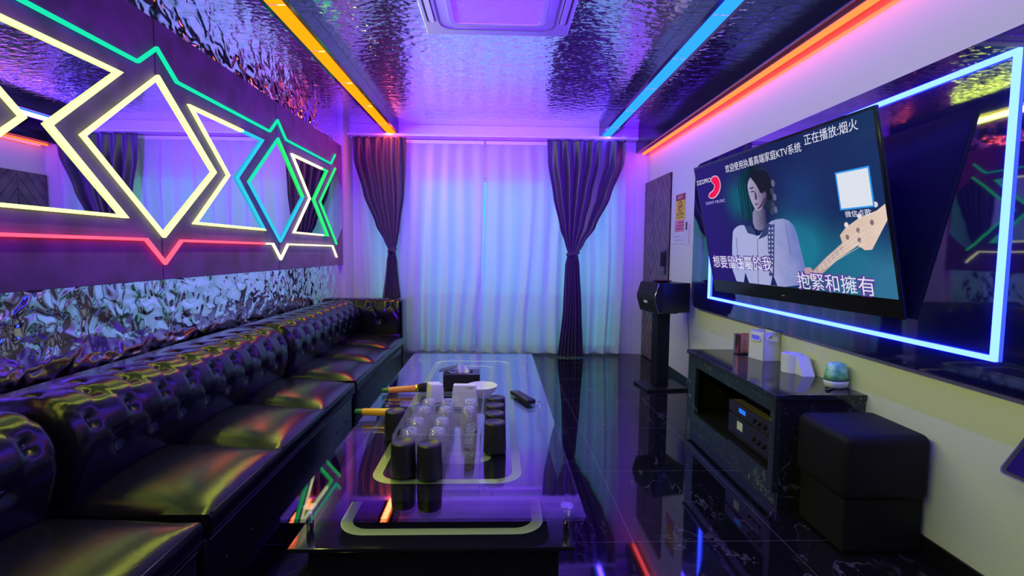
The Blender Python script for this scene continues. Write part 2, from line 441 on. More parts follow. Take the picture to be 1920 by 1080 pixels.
# ------------------------------------------------------------------ ceiling LED beams
def led_beam(name, label, x, y0, y1, mat, m_side):
    t = thing(name, label, 'led light', (x, (y0 + y1) / 2, 2.40)); L = (y1 - y0) / 2
    bm = bmn(); box(bm, -.075, .075, -L, L, .006, .10, .002); obj('housing', bm, m_side, t)
    bm = bmn(); box(bm, -.044, .044, -L, L, 0, .007, .001); obj('diffuser', bm, mat, t)
    for k in range(int(2 * L / .6) + 1):
        bm = bmn(); box(bm, -.045, .045, -L + .6 * k, -L + .6 * k + .006, -.0008, .001); obj('joint', bm, m_white_pl, t)
    return t
led_beam('linear_ceiling_light', 'yellow glowing light bar under the foil ceiling, left of the air conditioner', -1.143, YF + .2, YB - .11, m_yellow, m_black_gloss)
led_beam('linear_ceiling_light', 'ice blue glowing light bar under the foil ceiling, right of the air conditioner', 1.165, YF + .2, YB - .11, m_blue, m_black_gloss)
t = thing('cove_light', 'orange light strip running along the top of the right wall', 'led light', (1.60, 1.9, 2.225))
bm = bmn(); box(bm, -.012, .012, -3.5, 3.68, 0, .022, .003); obj('diffuser', bm, m_orange, t)
bm = bmn(); box(bm, -.016, .016, -3.5, 3.68, .022, .034); obj('channel', bm, m_alu, t)

# ------------------------------------------------------------------ air conditioner
ac = thing('ceiling_air_conditioner', 'white square cassette air conditioner set in the foil ceiling', 'air conditioner', (-.01, 2.73, 2.445))
bm = bmn(); box(bm, -.425, .425, -.425, .425, .012, .055, .012, 3); obj('panel_frame', bm, m_white_pl, ac, 40)
bm = bmn()
ring_prism(bm, rrect(-.335, .335, -.335, .335, .08), rrect(-.325, .325, -.325, .325, .075), XY, .006, .013); obj('trim_line', bm, PM('grey_seam', (.25, .25, .27), .5), ac)
bm = bmn()
ring_prism(bm, rrect(-.27, .27, -.27, .27, .05), rrect(-.245, .245, -.245, .245, .03), XY, .002, .013); g = obj('grille_frame', bm, m_white_pl, ac)
bm = bmn(); box(bm, -.25, .25, -.25, .25, .0115, .013); obj('filter', bm, PM('grille_dark', (.02, .02, .03), .6), g)
bm = bmn()
n_ = 34
for s in (-1, 1):
    for k in range(-n_, n_ + 1):
        c_ = k * .0155; sl = .62
        pts = clip_poly(clip_poly(clip_poly(clip_poly([(-.4, c_ + s * sl * -.4), (.4, c_ + s * sl * .4), (.4, c_ + s * sl * .4 + .0052), (-.4, c_ + s * sl * -.4 + .0052)], 1, 0, .25), -1, 0, .25), 0, 1, .25), 0, -1, .25)
        if len(pts) > 2: prism(bm, pts, XY, .004 + .002 * (s > 0), .0075 + .002 * (s > 0))
obj('mesh_grille', bm, m_white_pl, g)
for k in (0, 2, 3):
    bm = bmn(); R4 = Matrix.Rotation(k * PI / 2, 4, 'Z')
    prism(bm, rrect(.352, .400, -.26, .26, .022), lambda a, b, d: R4 @ Vector((a, b, d)), .0105, .0125); s = obj('air_slot', bm, PM('slot_dark', (.05, .05, .06), .5), ac)
    bm = bmn(); prism(bm, rrect(.357, .388, -.25, .25, .014), lambda a, b, d: R4 @ Vector((a, b, d + (a - .357) * .25)), .001, .006); obj('louver', bm, m_white_pl, s)

# ------------------------------------------------------------------ neon mirror panel on the left wall
PX = -1.585
pan = thing('neon_mirror_panel', 'long dark velvet wall panel with mirrors outlined in neon above the sofas', 'wall panel', (XL, 2.55, 1.0))
O = Vector((XL, 2.55, 1.0))
YZ = lambda a, b, d: (d - O.x, a - O.y, b - O.z)
for a, b in ((-.12, 1.1675), (1.1725, 2.4575), (2.4625, 3.7475), (3.7525, 5.275)):
    bm = bmn(); box(bm, 0.002, .035, a - O.y, b - O.y, 0, 1.215, .003); obj('velvet_board', bm, m_velvet, pan)
def cell(c): return [(c + .245, 1.885), (c + 1.045, 1.885), (c + .695, 1.585), (c + 1.04, 1.285), (c + .25, 1.285), (c + .595, 1.585)]
def diamond(c): return [(c, 1.95), (c + .45, 1.58), (c, 1.21), (c - .45, 1.58)]
def mirror(poly):
    bm = bmn(); prism(bm, poly, YZ, XL + .034, XL + .040); obj('mirror', bm, m_mirror, pan)
NM = [m_nyel, m_ncyan, m_ngreen, m_nblue, m_npink, m_nwhite]
def neon(pts, closed, mis, wid=.0135, nm='neon_tube'):
    bm = bmn(); strip_path(bm, [(a - O.y, b - O.z) for a, b in pts], wid, .054, .016, closed, mis)
    return obj(nm, bm, NM, pan)
def refine(pts, closed, maxl=.12):
    out = []; k = len(pts)
    for i in range(k if closed else k - 1):
        a, b = Vector(pts[i]), Vector(pts[(i + 1) % k]); n = max(1, int((b - a).length / maxl))
        for j in range(n): out.append(tuple(a.lerp(b, j / n)))
    if not closed: out.append(pts[-1])
    return out
for c in (-.12, 1.17, 2.46, 3.75):
    if c > .5: mirror(diamond(c))
    if c < 4: mirror(cell(c)) if c < 3.7 else mirror(cell(c))
mirror([(5.04, 1.95), (5.26, 1.77), (5.26, 1.39), (5.04, 1.21), (4.59, 1.58)])
for c, mi in ((1.17, 0), (2.46, 0)): neon(diamond(c), True, [mi] * 4)
neon(diamond(3.75), True, [2, 3, 3, 1])
neon(cell(-.12), True, [2] * 6); neon(cell(1.17), True, [0] * 6)
p = refine(cell(2.46), True)
def colB(q): return 3 if (q[0] > 3.30 and q[1] > 1.32) or (q[0] > 3.14 and 1.45 < q[1] < 1.8) else 0
neon(p, True, [colB(((a[0] + b[0]) / 2, (a[1] + b[1]) / 2)) for a, b in zip(p, p[1:] + p[:1])])
p = refine(cell(3.75), True)
neon(p, True, [2 if (a[0] + b[0]) / 2 > 4.62 or ((a[0] + b[0]) / 2 > 4.43 and abs((a[1] + b[1]) / 2 - 1.585) < .2 and i in range(0, 99) and (a[0] > 4.44 and b[0] > 4.44)) else 5 for i, (a, b) in enumerate(zip(p, p[1:] + p[:1]))])
neon([(5.04, 1.95), (4.59, 1.58), (5.04, 1.21)], False, [2, 2])
top, bot = [(-.12, 2.08)], [(-.12, 1.08)]
for c in (-.12, 1.17, 2.46, 3.75, 5.04):
    if c > 0: top += [(c - .13, 1.972), (c, 2.08)]; bot += [(c - .125, 1.19), (c, 1.08)]
    if c < 5: top += [(c + .14, 1.972)]; bot += [(c + .13, 1.19)]
neon(top, False, [1] * (len(top) - 1), .0125)
p = refine(bot, False)
neon(p, False, [4 if (a[0] + b[0]) / 2 < 3.45 else 5 for a, b in zip(p, p[1:])], .012)

# ------------------------------------------------------------------ sofas
def tufted(prof, y0, y1, buttons_v, by, name, parent, along='y', depth=.028, nu=150, nv=64, swell=.012, endround=.05):
    """prof: list of (x, z) from seat up and over the top; grid extruded along y with button dimples and diagonal creases"""
    # resample profile
    P2 = [Vector(p) for p in prof]; L = [0]
    for a, b in zip(P2, P2[1:]): L.append(L[-1] + (b - a).length)
    def at(s):
        s *= L[-1]
        for i in range(len(P2) - 1):
            if s <= L[i + 1] + 1e-9:
                t = (s - L[i]) / (L[i + 1] - L[i]); return P2[i].lerp(P2[i + 1], t)
        return P2[-1]
    pts = [at(j / (nv - 1)) for j in range(nv)]
    for _ in range(4): pts = [pts[0]] + [(pts[i - 1] + pts[i] * 2 + pts[i + 1]) / 4 for i in range(1, nv - 1)] + [pts[-1]]
    nrm = []
    for j in range(nv):
        d = (pts[min(j + 1, nv - 1)] - pts[max(j - 1, 0)]).normalized(); nrm.append(Vector((d.y, -d.x)))
    # nrm should point to the room (+x / up)
    if nrm[nv // 3].x < 0: nrm = [-n for n in nrm]
    bts = []
    for r, v in enumerate(buttons_v):
        n = int(round((y1 - y0) / by))
        for k in range(n + 1):
            yy = y0 + (k + (.5 if r % 2 else 0.0)) * (y1 - y0) / n
            if y0 + .05 < yy < y1 - .05: bts.append((yy, v * L[-1], r))
    bm = bmn(); grid = []
    for i in range(nu):
        y = y0 + (y1 - y0) * i / (nu - 1); row = []
        e = min(y - y0, y1 - y) ; er = endround
        cap = 0.0 if e > er else -(er - math.sqrt(max(er * er - (er - e) ** 2, 0)))
        for j in range(nv):
            s = L[-1] * j / (nv - 1); d = 0.0; near = 9
            for (by_, bs, r) in bts:
                q = (y - by_) ** 2 + (s - bs) ** 2
                if q < .02:
                    d = max(d, math.exp(-q / (2 * .017 ** 2)))
            # diagonal creases between buttons
            cr = 0.0
            if s > buttons_v[0] * L[-1] - .02 and s < buttons_v[-1] * L[-1] + .03:
                n = int(round((y1 - y0) / by)); step = (y1 - y0) / n; dv = (buttons_v[1] - buttons_v[0]) * L[-1]
                a = (y - y0) / step; b = (s - buttons_v[0] * L[-1]) / (2 * dv)
                f1 = abs(((a + b) + .5) % 1 - .5); f2 = abs(((a - b) + .5) % 1 - .5)
                cr = max(math.exp(-(f1 / .055) ** 2), math.exp(-(f2 / .055) ** 2))
            o = swell - depth * d - .005 * cr * (1 - d) + cap
            p = pts[j] + nrm[j] * o
            row.append(bm.verts.new((p.x, y, p.y)))
        grid.append(row)
    for i in range(nu - 1):
        for j in range(nv - 1): bm.faces.new((grid[i][j], grid[i + 1][j], grid[i + 1][j + 1], grid[i][j + 1]))
    bm.faces.new([grid[0][j] for j in range(nv)]); bm.faces.new([grid[-1][j] for j in range(nv)][::-1])
    # back
    for i in range(nu - 1): bm.faces.new((grid[i][0], grid[i][nv - 1], grid[i + 1][nv - 1], grid[i + 1][0]))
    o = obj(name, bm, m_leather, parent, 60)
    for (by_, bs, r) in bts:
        j = min(int(bs / L[-1] * (nv - 1) + .5), nv - 1); p = pts[j] + nrm[j] * (swell - depth + .001)
        q = Vector((nrm[j].x, 0, nrm[j].y)).to_track_quat('Z', 'Y').to_matrix().to_4x4()
        b2 = bmn(); lathe(b2, [(.011, -.004), (.011, .001), (.008, .005), (0, .006)], 10, (p.x, by_, p.y), q)
        obj('button', b2, m_leather_w, o)
    return o
def seat_cushion(parent, y0, y1):
    bm = bmn(); nx, ny = 26, 22; x0, x1 = -.42, .345; z1 = .425
    top = []
    def zt(a, b):
        e = min(a, 1 - a) ; f = min(b, 1 - b)
        return .05 * (1 - math.exp(-min(e * 8, 9))) * (1 - math.exp(-f * 13)) + .012 * math.sin(PI * a) * math.sin(PI * b)
    for i in range(nx):
        a = i / (nx - 1); row = []
        for j in range(ny):
            b = j / (ny - 1)
            row.append(bm.verts.new((x0 + (x1 - x0) * a, y0 + (y1 - y0) * b, z1 - .056 + zt(a, b))))
        top.append(row)
    for i in range(nx - 1):
        for j in range(ny - 1): bm.faces.new((top[i][j], top[i + 1][j], top[i + 1][j + 1], top[i][j + 1]))
    ring = [top[i][0] for i in range(nx)] + [top[-1][j] for j in range(1, ny)] + [top[i][-1] for i in range(nx - 2, -1, -1)] + [top[0][j] for j in range(ny - 2, 0, -1)]
    prev = ring
    for dz, dx in ((.362, .006), (.33, .010), (.302, .006), (.298, 0)):
        cur = [bm.verts.new((v.co.x + (dx if v.co.x > x1 - .001 else 0), v.co.y, dz)) for v in ring]
        for i in range(len(ring)):
            k = (i + 1) % len(ring); bm.faces.new((prev[i], prev[k], cur[k], cur[i]))
        prev = cur
    bm.faces.new(prev)
    o = obj('seat_cushion', bm, m_leather, parent, 50)
    bm = bmn(); tube(bm, [(x1 + .004, y0 + .01, .370), (x1 + .004, y1 - .01, .370)], .004, 6); obj('piping', bm, m_leather_w, o)
    return o
PROF = [(-.02, .40), (.0, .46), (.02, .54), (.015, .61), (-.02, .665), (-.07, .695), (-.14, .70), (-.24, .69), (-.335, .675), (-.34, .40)]
SX = -1.19   # sofa origin: backrest front
def make_sofa(label, ya, yb, arm=False):
    L = (yb - ya) / 2
    t = thing('tufted_sofa', label, 'sofa', (SX, (ya + yb) / 2, 0), 0, 'black leather sofas along the left wall')
    e = .012
    tufted([(x - .045, z) for x, z in PROF], -L + e, L - e, [.16, .27, .38, .49], .165, 'backrest', t)
    n = 3; w_ = (2 * L - .02) / n
    for k in range(n): seat_cushion(t, -L + .01 + w_ * k + .002, -L + .01 + w_ * (k + 1) - .002)
    bm = bmn(); box(bm, -.40, .335, -L + .012, L - .012, .05, .296, .012, 3); b = obj('base', bm, m_leather, t, 40)
    bm = bmn(); tube(bm, [(.338, -L + .02, .285), (.338, L - .02, .285)], .004, 6); obj('piping', bm, m_leather_w, b)
    bm = bmn()
    for k in range(9): 
        y = -L + .12 + (2 * L - .24) * k / 8; lathe(bm, [(.006, 0), (.004, .003), (0, .004)], 8, (.335, y, .17), Matrix.Rotation(PI / 2, 4, 'Y'))
    obj('studs', bm, m_leather_w, b)
    for sx in (-.34, .28):
        for sy in (-1, 1):
            bm = bmn(); cyl(bm, (sx, sy * (L - .1), 0), (sx, sy * (L - .1), .05), .022, .028, 12); obj('leg', bm, m_dark_plastic, t)
    return t, L
make_sofa('black tufted leather sofa nearest the camera, its seat cut by the photo edge', -.06, 1.42)
make_sofa('middle one of the three black tufted leather sofas along the left wall', 1.44, 2.955)
s3, L3 = make_sofa('far black tufted leather sofa ending in a square arm by the curtain', 2.975, 4.50)
# square arm of the far sofa, tufted face towards the camera
ay = L3 + .005
am = tufted([(-.0, .40), (.008, .50), (.008, .60), (-.005, .66), (-.04, .695), (-.09, .70), (-.16, .70), (-.2, .69), (-.2, .40)], -.36, .36, [.17, .35, .52], .16, 'armrest', s3, nu=90, nv=50, depth=.024, endround=.02)
am.rotation_euler = (0, 0, -PI / 2); am.location = (-.04, ay + .02, 0)
bm = bmn(); box(bm, -.40, .325, ay + .015, ay + .215, .05, .42, .012, 3); obj('arm_base', bm, m_leather, s3, 40)
bm = bmn(); box(bm, .327, .338, ay + .01, ay + .22, .06, .70, .008, 3); obj('arm_panel', bm, m_leather_w, s3, 40)

# ------------------------------------------------------------------ coffee table
TX0, TX1, TY0, TY1 = -.605, .258, 1.366, 3.665
tx, ty = (TX0 + TX1) / 2, (TY0 + TY1) / 2
tab = thing('coffee_table', 'long two tier coffee table of clear and black glass with pale lime ring prints', 'coffee table', (tx, ty, 0))
a, b = (TX1 - TX0) / 2, (TY1 - TY0) / 2
bm = bmn(); prism(bm, rrect(-a, a, -b, b, .012, 3), XY, .390, .400); tg = obj('glass_top', bm, m_tglass, tab)
bm = bmn(); prism(bm, rrect(-a + .105, a - .085, -b + .125, b - .14, .07), XY, .3860, .3895); pr = obj('black_print', bm, m_print, tab)
def ring(x0, x1, y0, y1, w_, r, z, parent, nm='lime_ring'):
    bm = bmn(); ring_prism(bm, rrect(x0 - tx, x1 - tx, y0 - ty, y1 - ty, r, 8), rrect(x0 - tx + w_, x1 - tx - w_, y0 - ty + w_, y1 - ty - w_, r - w_ * .8, 8), XY, z, z + .0004)
    obj(nm, bm, m_ring, parent)
ring(-.42, .088, 1.60, 3.46, .032, .085, .3896, tg); ring(-.318, -.018, 1.76, 3.31, .028, .06, .3896, tg)
bm = bmn(); box(bm, -a + .02, a - .03, -b + .002, b - .03, .300, .312, .002); ls = obj('black_shelf', bm, m_print, tab)
ring(-.478, .148, 1.435, 3.58, .034, .085, .3121, ls, 'shelf_ring')
bm = bmn(); box(bm, -a + .06, a - .07, -b + .05, b - .05, 0, .300, .004); obj('plinth', bm, m_print, tab)
for sx, sy in ((-.125 + 0, -b + .09), (.0, b - .1)): pass
for px_, py_ in ((-.552, 1.458), (.215, 1.458), (-.552, 2.5), (.215, 2.5), (-.552, 3.57), (.215, 3.57)):
    bm = bmn(); cyl(bm, (px_ - tx, py_ - ty, .312), (px_ - tx, py_ - ty, .390), .011, n=16); cyl(bm, (px_ - tx, py_ - ty, .384), (px_ - tx, py_ - ty, .390), .02, n=16)
    obj('standoff', bm, m_chrome, tab)
TZ = .4002

# ------------------------------------------------------------------ things on the table
tray = thing('serving_tray', 'clear acrylic tray with cut out handle holes holding upside down glasses', 'tray', (-.21, 2.0, TZ))
hx, hy = .155, .272
bm = bmn(); prism(bm, rrect(-hx, hx, -hy, hy, .02), XY, 0, .004); obj('tray_base', bm, m_acrylic, tray)
def wall_with_hole(bm, L, hgt, fn, hole=True):
    n = 24
    o = rrect(-L, L, .004, hgt, .012, 5)
    if hole: ring_prism(bm, o, rrect(-.045, .045, hgt - .045, hgt - .018, .0125, 5), fn, 0, .004)
    else: prism(bm, o, fn, 0, .004)
for nm, fn, L, hole in (('side_wall', lambda p, q, d: (-hx + d, p, q), hy, False), ('side_wall', lambda p, q, d: (hx - d, p, q), hy, False),
                        ('end_wall', lambda p, q, d: (p, -hy + d, q), hx, False), ('end_wall', lambda p, q, d: (p, hy - d, q), hx, True)):
    bm = bmn()
    if hole or L == hy and fn(0, 0, 0)[0] < 0:
        o_ = rrect(-L, L, .004, .105, .012, 5); c0 = -hy + .10 if L == hy else 0
        ring_prism(bm, o_, [(c0 + u, v) for u, v in rrect(-.042, .042, .058, .086, .0135, 5)], fn, 0, .004)
    else: wall_with_hole(bm, L, .105, fn, False)
    obj(nm, bm, m_acrylic, tray)
def tumbler(loc, label):
    t = thing('tumbler', label, 'glass', loc, 0, 'upside down tumblers in the tray')
    bm = bmn(); lathe(bm, [(.033, .0), (.0335, .002), (.030, .085), (.0285, .095), (.024, .0995), (.012, .0985), (0, .098)], 32); obj('outer_wall', bm, m_tumbler, t)
    bm = bmn(); lathe(bm, [(.0328, .0), (.0312, .002), (.028, .082), (.022, .086), (0, .087)], 32); obj('inner_wall', bm, m_tumbler, t)
    return t
rows = [(1.79, (-.312, -.215)), (1.90, (-.305, -.211)), (2.04, (-.298, -.211, -.115)), (2.15, (-.295, -.212, -.114))]
rn = ['front', 'second', 'third', 'back']; cnm = ['left', 'middle', 'right']
tum = None
for r, (y, xs) in enumerate(rows):
    for k, x in enumerate(xs):
        nm_ = cnm[k]
        if r < 2: lab = 'upside down clear tumbler in the tray, %s of the two in the %s row' % (['left', 'right'][k], rn[r] if r else 'front')
        else: lab = 'upside down clear tumbler in the tray, %s of three in the %s row' % (nm_, rn[r])
        if tum is None: tum = tumbler((x, y, TZ + .0045), lab)
        else: dup(tum, (x, y, TZ + .0045), None, lab)
sh = None
for k, (y, lab) in enumerate(((1.782, 'small clear shot glass nearest the front wall of the tray'), (1.838, 'small clear shot glass second from the tray front'),
                              (1.894, 'small clear shot glass third from the tray front'), (1.95, 'small clear shot glass farthest back in its row in the tray'))):
    if sh is None:
        sh = thing('shot_glass', lab, 'glass', (-.099, y, TZ + .0045), 0, 'shot glasses in the tray')
        bm = bmn(); lathe(bm, [(0, .0), (.017, 0), (.018, .002), (.0175, .05), (.0185, .06), (.0175, .06), (.0165, .05), (.0155, .018), (0, .014)], 24); obj('glass_body', bm, m_tumbler, sh)
        bm = bmn(); lathe(bm, [(.0182, .028), (.0186, .030), (.0186, .036), (.0182, .038)], 24); obj('gold_band', bm, PM('gilt_band', (.75, .45, .2), .2, 1.0), sh)
    else: dup(sh, (-.099, y, TZ + .0045), None, lab)

m_cup = PM('black_dice_cup_leatherette', (.010, .009, .010), .42, bump=(220, .12))
m_cuptop = PM('dice_cup_top', (.028, .024, .024), .40)
cup = None
cups = [((-.312, 1.655), 'black upside down dice cup at the front left corner of the tray'), ((-.222, 1.640), 'black upside down dice cup before the tray, beside the front left one'),
        ((-.405, 1.985), 'black upside down dice cup left of the tray beside the yellow microphone'),
        ((-.005, 1.85), 'front most black dice cup of the four lined up right of the tray'), ((-.005, 1.957), 'second black dice cup from the front, right of the tray'),
        ((-.004, 2.063), 'third black dice cup from the front, right of the tray'), ((-.002, 2.17), 'rear most black dice cup of the row right of the tray')]
for (x, y), lab in cups:
    if cup is None:
        cup = thing('dice_cup', lab, 'dice cup', (x, y, TZ), 0, 'black dice cups round the tray')
        bm = bmn(); lathe(bm, [(0, .0), (.043, 0), (.0435, .003), (.040, .106), (.0385, .110), (.034, .1105)], 40); obj('cup_body', bm, m_cup, cup)
        bm = bmn(); lathe(bm, [(.0345, .1095), (.0345, .1115), (.031, .112), (.029, .1105), (0, .1105)], 40); obj('cup_top', bm, m_cuptop, cup)
    else: dup(cup, (x, y, TZ), None, lab)

def mic(label, tip, head, body_mat, hrad=.026):
    tip, head = Vector(tip), Vector(head); d = head - tip; L = d.length
    t = thing('microphone', label, 'microphone', tuple(tip))
    q = d.to_track_quat('Z', 'Y').to_matrix().to_4x4()
    t.matrix_world = Matrix.Translation(tip) @ q
    bm = bmn(); lathe(bm, [(0, 0), (.010, 0), (.012, .004), (.0135, .028), (.0135, .034)], 20); obj('tail_cap', bm, PM('mic_tail', (.03, .16, .03), .35), t)
    bm = bmn(); lathe(bm, [(.0145, .034), (.0155, .04), (.018, L - .07), (.019, L - .06)], 24); obj('handle', bm, body_mat, t)
    bm = bmn(); lathe(bm, [(.0195, L - .062), (.0205, L - .058), (.0205, L - .05), (.0195, L - .046)], 24); obj('collar', bm, PM('gilt_collar', (.7, .5, .15), .25, 1.0), t)
    bm = bmn(); lathe(bm, [(.019, L - .05), (.024, L - .04), (hrad, L - .02), (hrad, L + .006), (hrad * .85, L + .02), (hrad * .5, L + .028), (0, L + .03)], 24); obj('foam_head', bm, PM('black_foam', (.008, .008, .009), .9, bump=(300, .4)), t)
    return t
mic('yellow handled microphone lying left of the tray behind a dice cup', (-.632, 2.22, TZ + .030), (-.405, 2.215, TZ + .0265), PM('yellow_mic_body', (.85, .42, .02), .3))
mic('orange handled microphone with black head lying behind the tray', (-.60, 2.60, TZ + .018), (-.365, 2.63, TZ + .0265), PM('orange_mic_body', (.85, .25, .06), .3))

# tissue box: black with open top and white tissue
tb = thing('tissue_box', 'black tissue box with white tissue pulled out, behind the tray', 'tissue box', (-.195, 2.78, TZ), .05)
bm = bmn()
ring_prism(bm, [(-.10, -.07), (.10, -.07), (.10, .07), (-.10, .07)], [(-.06, -.03), (.06, -.03), (.06, .03), (-.06, .03)], XY, .072, .076)
for x0, x1, y0, y1 in ((-.10, .10, -.07, -.067), (-.10, .10, .067, .07), (-.10, -.097, -.067, .067), (.097, .10, -.067, .067)): box(bm, x0, x1, y0, y1, 0, .072)
box(bm, -.10, .10, -.07, .07, 0, .003)
obj('box_body', bm, PM('black_card', (.012, .010, .014), .35), tb)
bm = bmn(); box(bm, -.125, -.02, -.02, .05, .090, .0925); bmesh.ops.rotate(bm, cent=(-.08, 0, .08), matrix=Matrix.Rotation(-.25, 3, 'Y'), verts=bm.verts[:]); obj('open_flap', bm, PM('black_card_flap', (.02, .03, .015), .3), tb)
bm = bmn(); nn = 26; g_ = []
for i in range(nn):
    r_ = []
    for j in range(10):
        a_ = i / (nn - 1) * 2 - 1; b_ = j / 9
        r_.append(bm.verts.new((a_ * (.045 + .035 * b_), .02 * math.sin(a_ * 9) * (1 - .4 * b_), .06 + .045 * b_ * (1 + .25 * math.sin(a_ * 5 + 1)) - .03 * abs(a_) * b_)))
    g_.append(r_)
for i in range(nn - 1):
    for j in range(9): bm.faces.new((g_[i][j], g_[i + 1][j], g_[i + 1][j + 1], g_[i][j + 1]))
obj('tissue', bm, PM('white_tissue', (.8, .8, .82), .9), tb, 180)
# white paper box with small print
wb = thing('paper_box', 'white paper packet standing upright between tray and tissue box', 'box', (-.155, 2.40, TZ), -.03)
bm = bmn(); prism(bm, [(-.064, 0), (.064, 0), (.053, .105), (-.053, .105)], lambda p, q, d: (p, d, q), -.02, .02); obj('packet', bm, PM('white_card', (.80, .76, .78), .6), wb)
text('print_line', 'WiFi', .014, PM('dark_ink', (.1, .05, .1), .6), wb, Matrix.Translation((.016, -.0206, .088)) @ Matrix.Rotation(PI / 2, 4, 'X'))
# faceted white box
cb = thing('mic_cover_box', 'small white faceted box standing on the table beside the microphone head', 'box', (-.300, 2.42, TZ), .45)
bm = bmn(); box(bm, -.037, .037, -.037, .037, 0, .112, .009, 3)
for v in bm.verts:
    if v.co.z > .06: v.co.x *= .88; v.co.y *= .88; v.co.z -= .1 * (v.co.x + .037) * (v.co.z / .12)
obj('box_shell', bm, m_white_pl, cb, 40)
bm = bmn(); box(bm, -.02, .02, -.0385, -.0365, .012, .02); obj('slot', bm, PM('slot_grey', (.2, .2, .2), .5), cb)
bw = thing('white_bowl', 'round white bowl on the table behind the tray, right of the paper packet', 'bowl', (-.075, 2.55, TZ))
bm = bmn(); lathe(bm, [(0, .0), (.035, 0), (.045, .008), (.070, .04), (.078, .058), (.080, .062), (.077, .061), (.068, .042), (.042, .012), (0, .008)], 36); obj('bowl_body', bm, m_white_pl, bw)
bm = bmn(); lathe(bm, [(.028, -.0001), (.034, -.0001), (.034, .003)], 30); obj('foot_ring', bm, m_white_pl, bw)
rm = thing('remote_control', 'black remote control lying alone on the right part of the glass table', 'remote control', (.133, 2.515, TZ), .42)
bm = bmn(); box(bm, -.024, .024, -.10, .10, 0, .022, .006, 3); obj('remote_body', bm, m_dark_plastic, rm, 40)
for i in range(3):
    for j in range(6):
        bm = bmn(); box(bm, -.017 + i * .0125, -.008 + i * .0125, -.06 + j * .022, -.048 + j * .022, .0215, .0238, .001); obj('button', bm, PM('remote_key', (.10, .10, .12), .5), rm)

# ------------------------------------------------------------------ curtains
def interp(tab, z):
    for (z0, a0), (z1, a1) in zip(tab, tab[1:]):
        if z0 >= z >= z1:
            t = (z0 - z) / max(z0 - z1, 1e-6); t = t * t * (3 - 2 * t) * .45 + t * .55; return a0 + (a1 - a0) * t
    return tab[-1][1] if z < tab[-1][0] else tab[0][1]
def drape(name, mat, parent, left, right_, amp, folds, nu=120, nv=70, y0=0.0, seed=0, thick=0.0, ph=0.0):
    rnd = random.Random(seed); ks = [(rnd.uniform(.6, 1.6), rnd.uniform(0, 6.28), rnd.uniform(.3, 1)) for _ in range(4)]
    z_top, z_bot = left[0][0], left[-1][0]
    bm = bmn(); g = []
    for j in range(nv):
        v = j / (nv - 1); z = z_top + (z_bot - z_top) * v
        xl, xr = interp(left, z), interp(right_, z); row = []
        A = interp(amp, z)
        for i in range(nu):
            u = i / (nu - 1)
            uu = u + .012 * math.sin(v * 5 + u * 9)
            wv = math.sin(2 * PI * folds * uu + ph) * .7 + sum(.22 * k[2] * math.sin(2 * PI * folds * k[0] * uu + k[1] + .5 * v) for k in ks)
            row.append(bm.verts.new((xl + (xr - xl) * u, y0 + A * wv, z)))
        g.append(row)
    for j in range(nv - 1):
        for i in range(nu - 1): bm.faces.new((g[j][i], g[j][i + 1], g[j + 1][i + 1], g[j + 1][i]))
    o = obj(name, bm, mat, parent, 180)
    if thick:
        md = o.modifiers.new('thick', 'SOLIDIFY'); md.thickness = thick
    return o
m_sheer, nt, out = new_mat('white_sheer_voile')
d = N(nt, 'ShaderNodeBsdfDiffuse'); setin(d, Color=(.86, .86, .88, 1)); tl = N(nt, 'ShaderNodeBsdfTranslucent'); setin(tl, Color=(.82, .84, .86, 1))
tr = N(nt, 'ShaderNodeBsdfTransparent'); a1 = N(nt, 'ShaderNodeMixShader'); a1.inputs[0].default_value = .38
lw = N(nt, 'ShaderNodeLayerWeight'); lw.inputs['Blend'].default_value = .35   # the weave closes up where the cloth is seen edge on
wm = N(nt, 'ShaderNodeMapRange'); wm.inputs['From Min'].default_value = .0; wm.inputs['From Max'].default_value = .6; wm.inputs['To Min'].default_value = .60; wm.inputs['To Max'].default_value = .10
nt.links.new(lw.outputs['Facing'], wm.inputs['Value']); nt.links.new(wm.outputs[0], a1.inputs[0])
a2 = N(nt, 'ShaderNodeMixShader'); a2.inputs[0].default_value = .12
nt.links.new(d.outputs[0], a1.inputs[1]); nt.links.new(tl.outputs[0], a1.inputs[2]); nt.links.new(a1.outputs[0], a2.inputs[1]); nt.links.new(tr.outputs[0], a2.inputs[2]); nt.links.new(a2.outputs[0], out.inputs[0])
m_drape = PM('plum_grey_satin', (.034, .024, .040), .42, sheen=.2, spec=.6, bump=(180, .08))
CY = 5.47
rail = thing('curtain_track', 'white double curtain track under the ceiling pelmet', 'curtain rail', (-.05, CY, 2.347))
bm = bmn(); box(bm, -1.53, 1.42, .042, .066, 0, .025, .003); box(bm, -1.53, 1.42, -.092, -.070, 0, .025, .003); obj('track', bm, m_alu, rail)
for x in (-1.45, -.72, 0, .72, 1.38):
    bm = bmn(); box(bm, x - .012, x + .012, -.09, .064, .025, .036); obj('bracket', bm, m_alu, rail)
t = thing('sheer_curtain', 'left white sheer curtain, from the left corner to the centre gap', 'curtain', (0, CY + .055, 0), 0, 'white sheer curtains')
drape('voile', m_sheer, t, [(2.335, -1.53), (.05, -1.50)], [(2.335, -.145), (1.9, -.145), (1.1, -.165), (.35, -.235), (.05, -.255)], [(2.335, .012), (2.2, .028), (.05, .080)], 8, 240, 50, 0, 3)
bm = bmn(); box(bm, -1.53, -.15, -.012, .012, 2.30, 2.338, .003); obj('heading_tape', bm, m_white_pl, t)
t = thing('sheer_curtain', 'right white sheer curtain, from the centre gap to the white frame', 'curtain', (0, CY + .055, 0), 0, 'white sheer curtains')
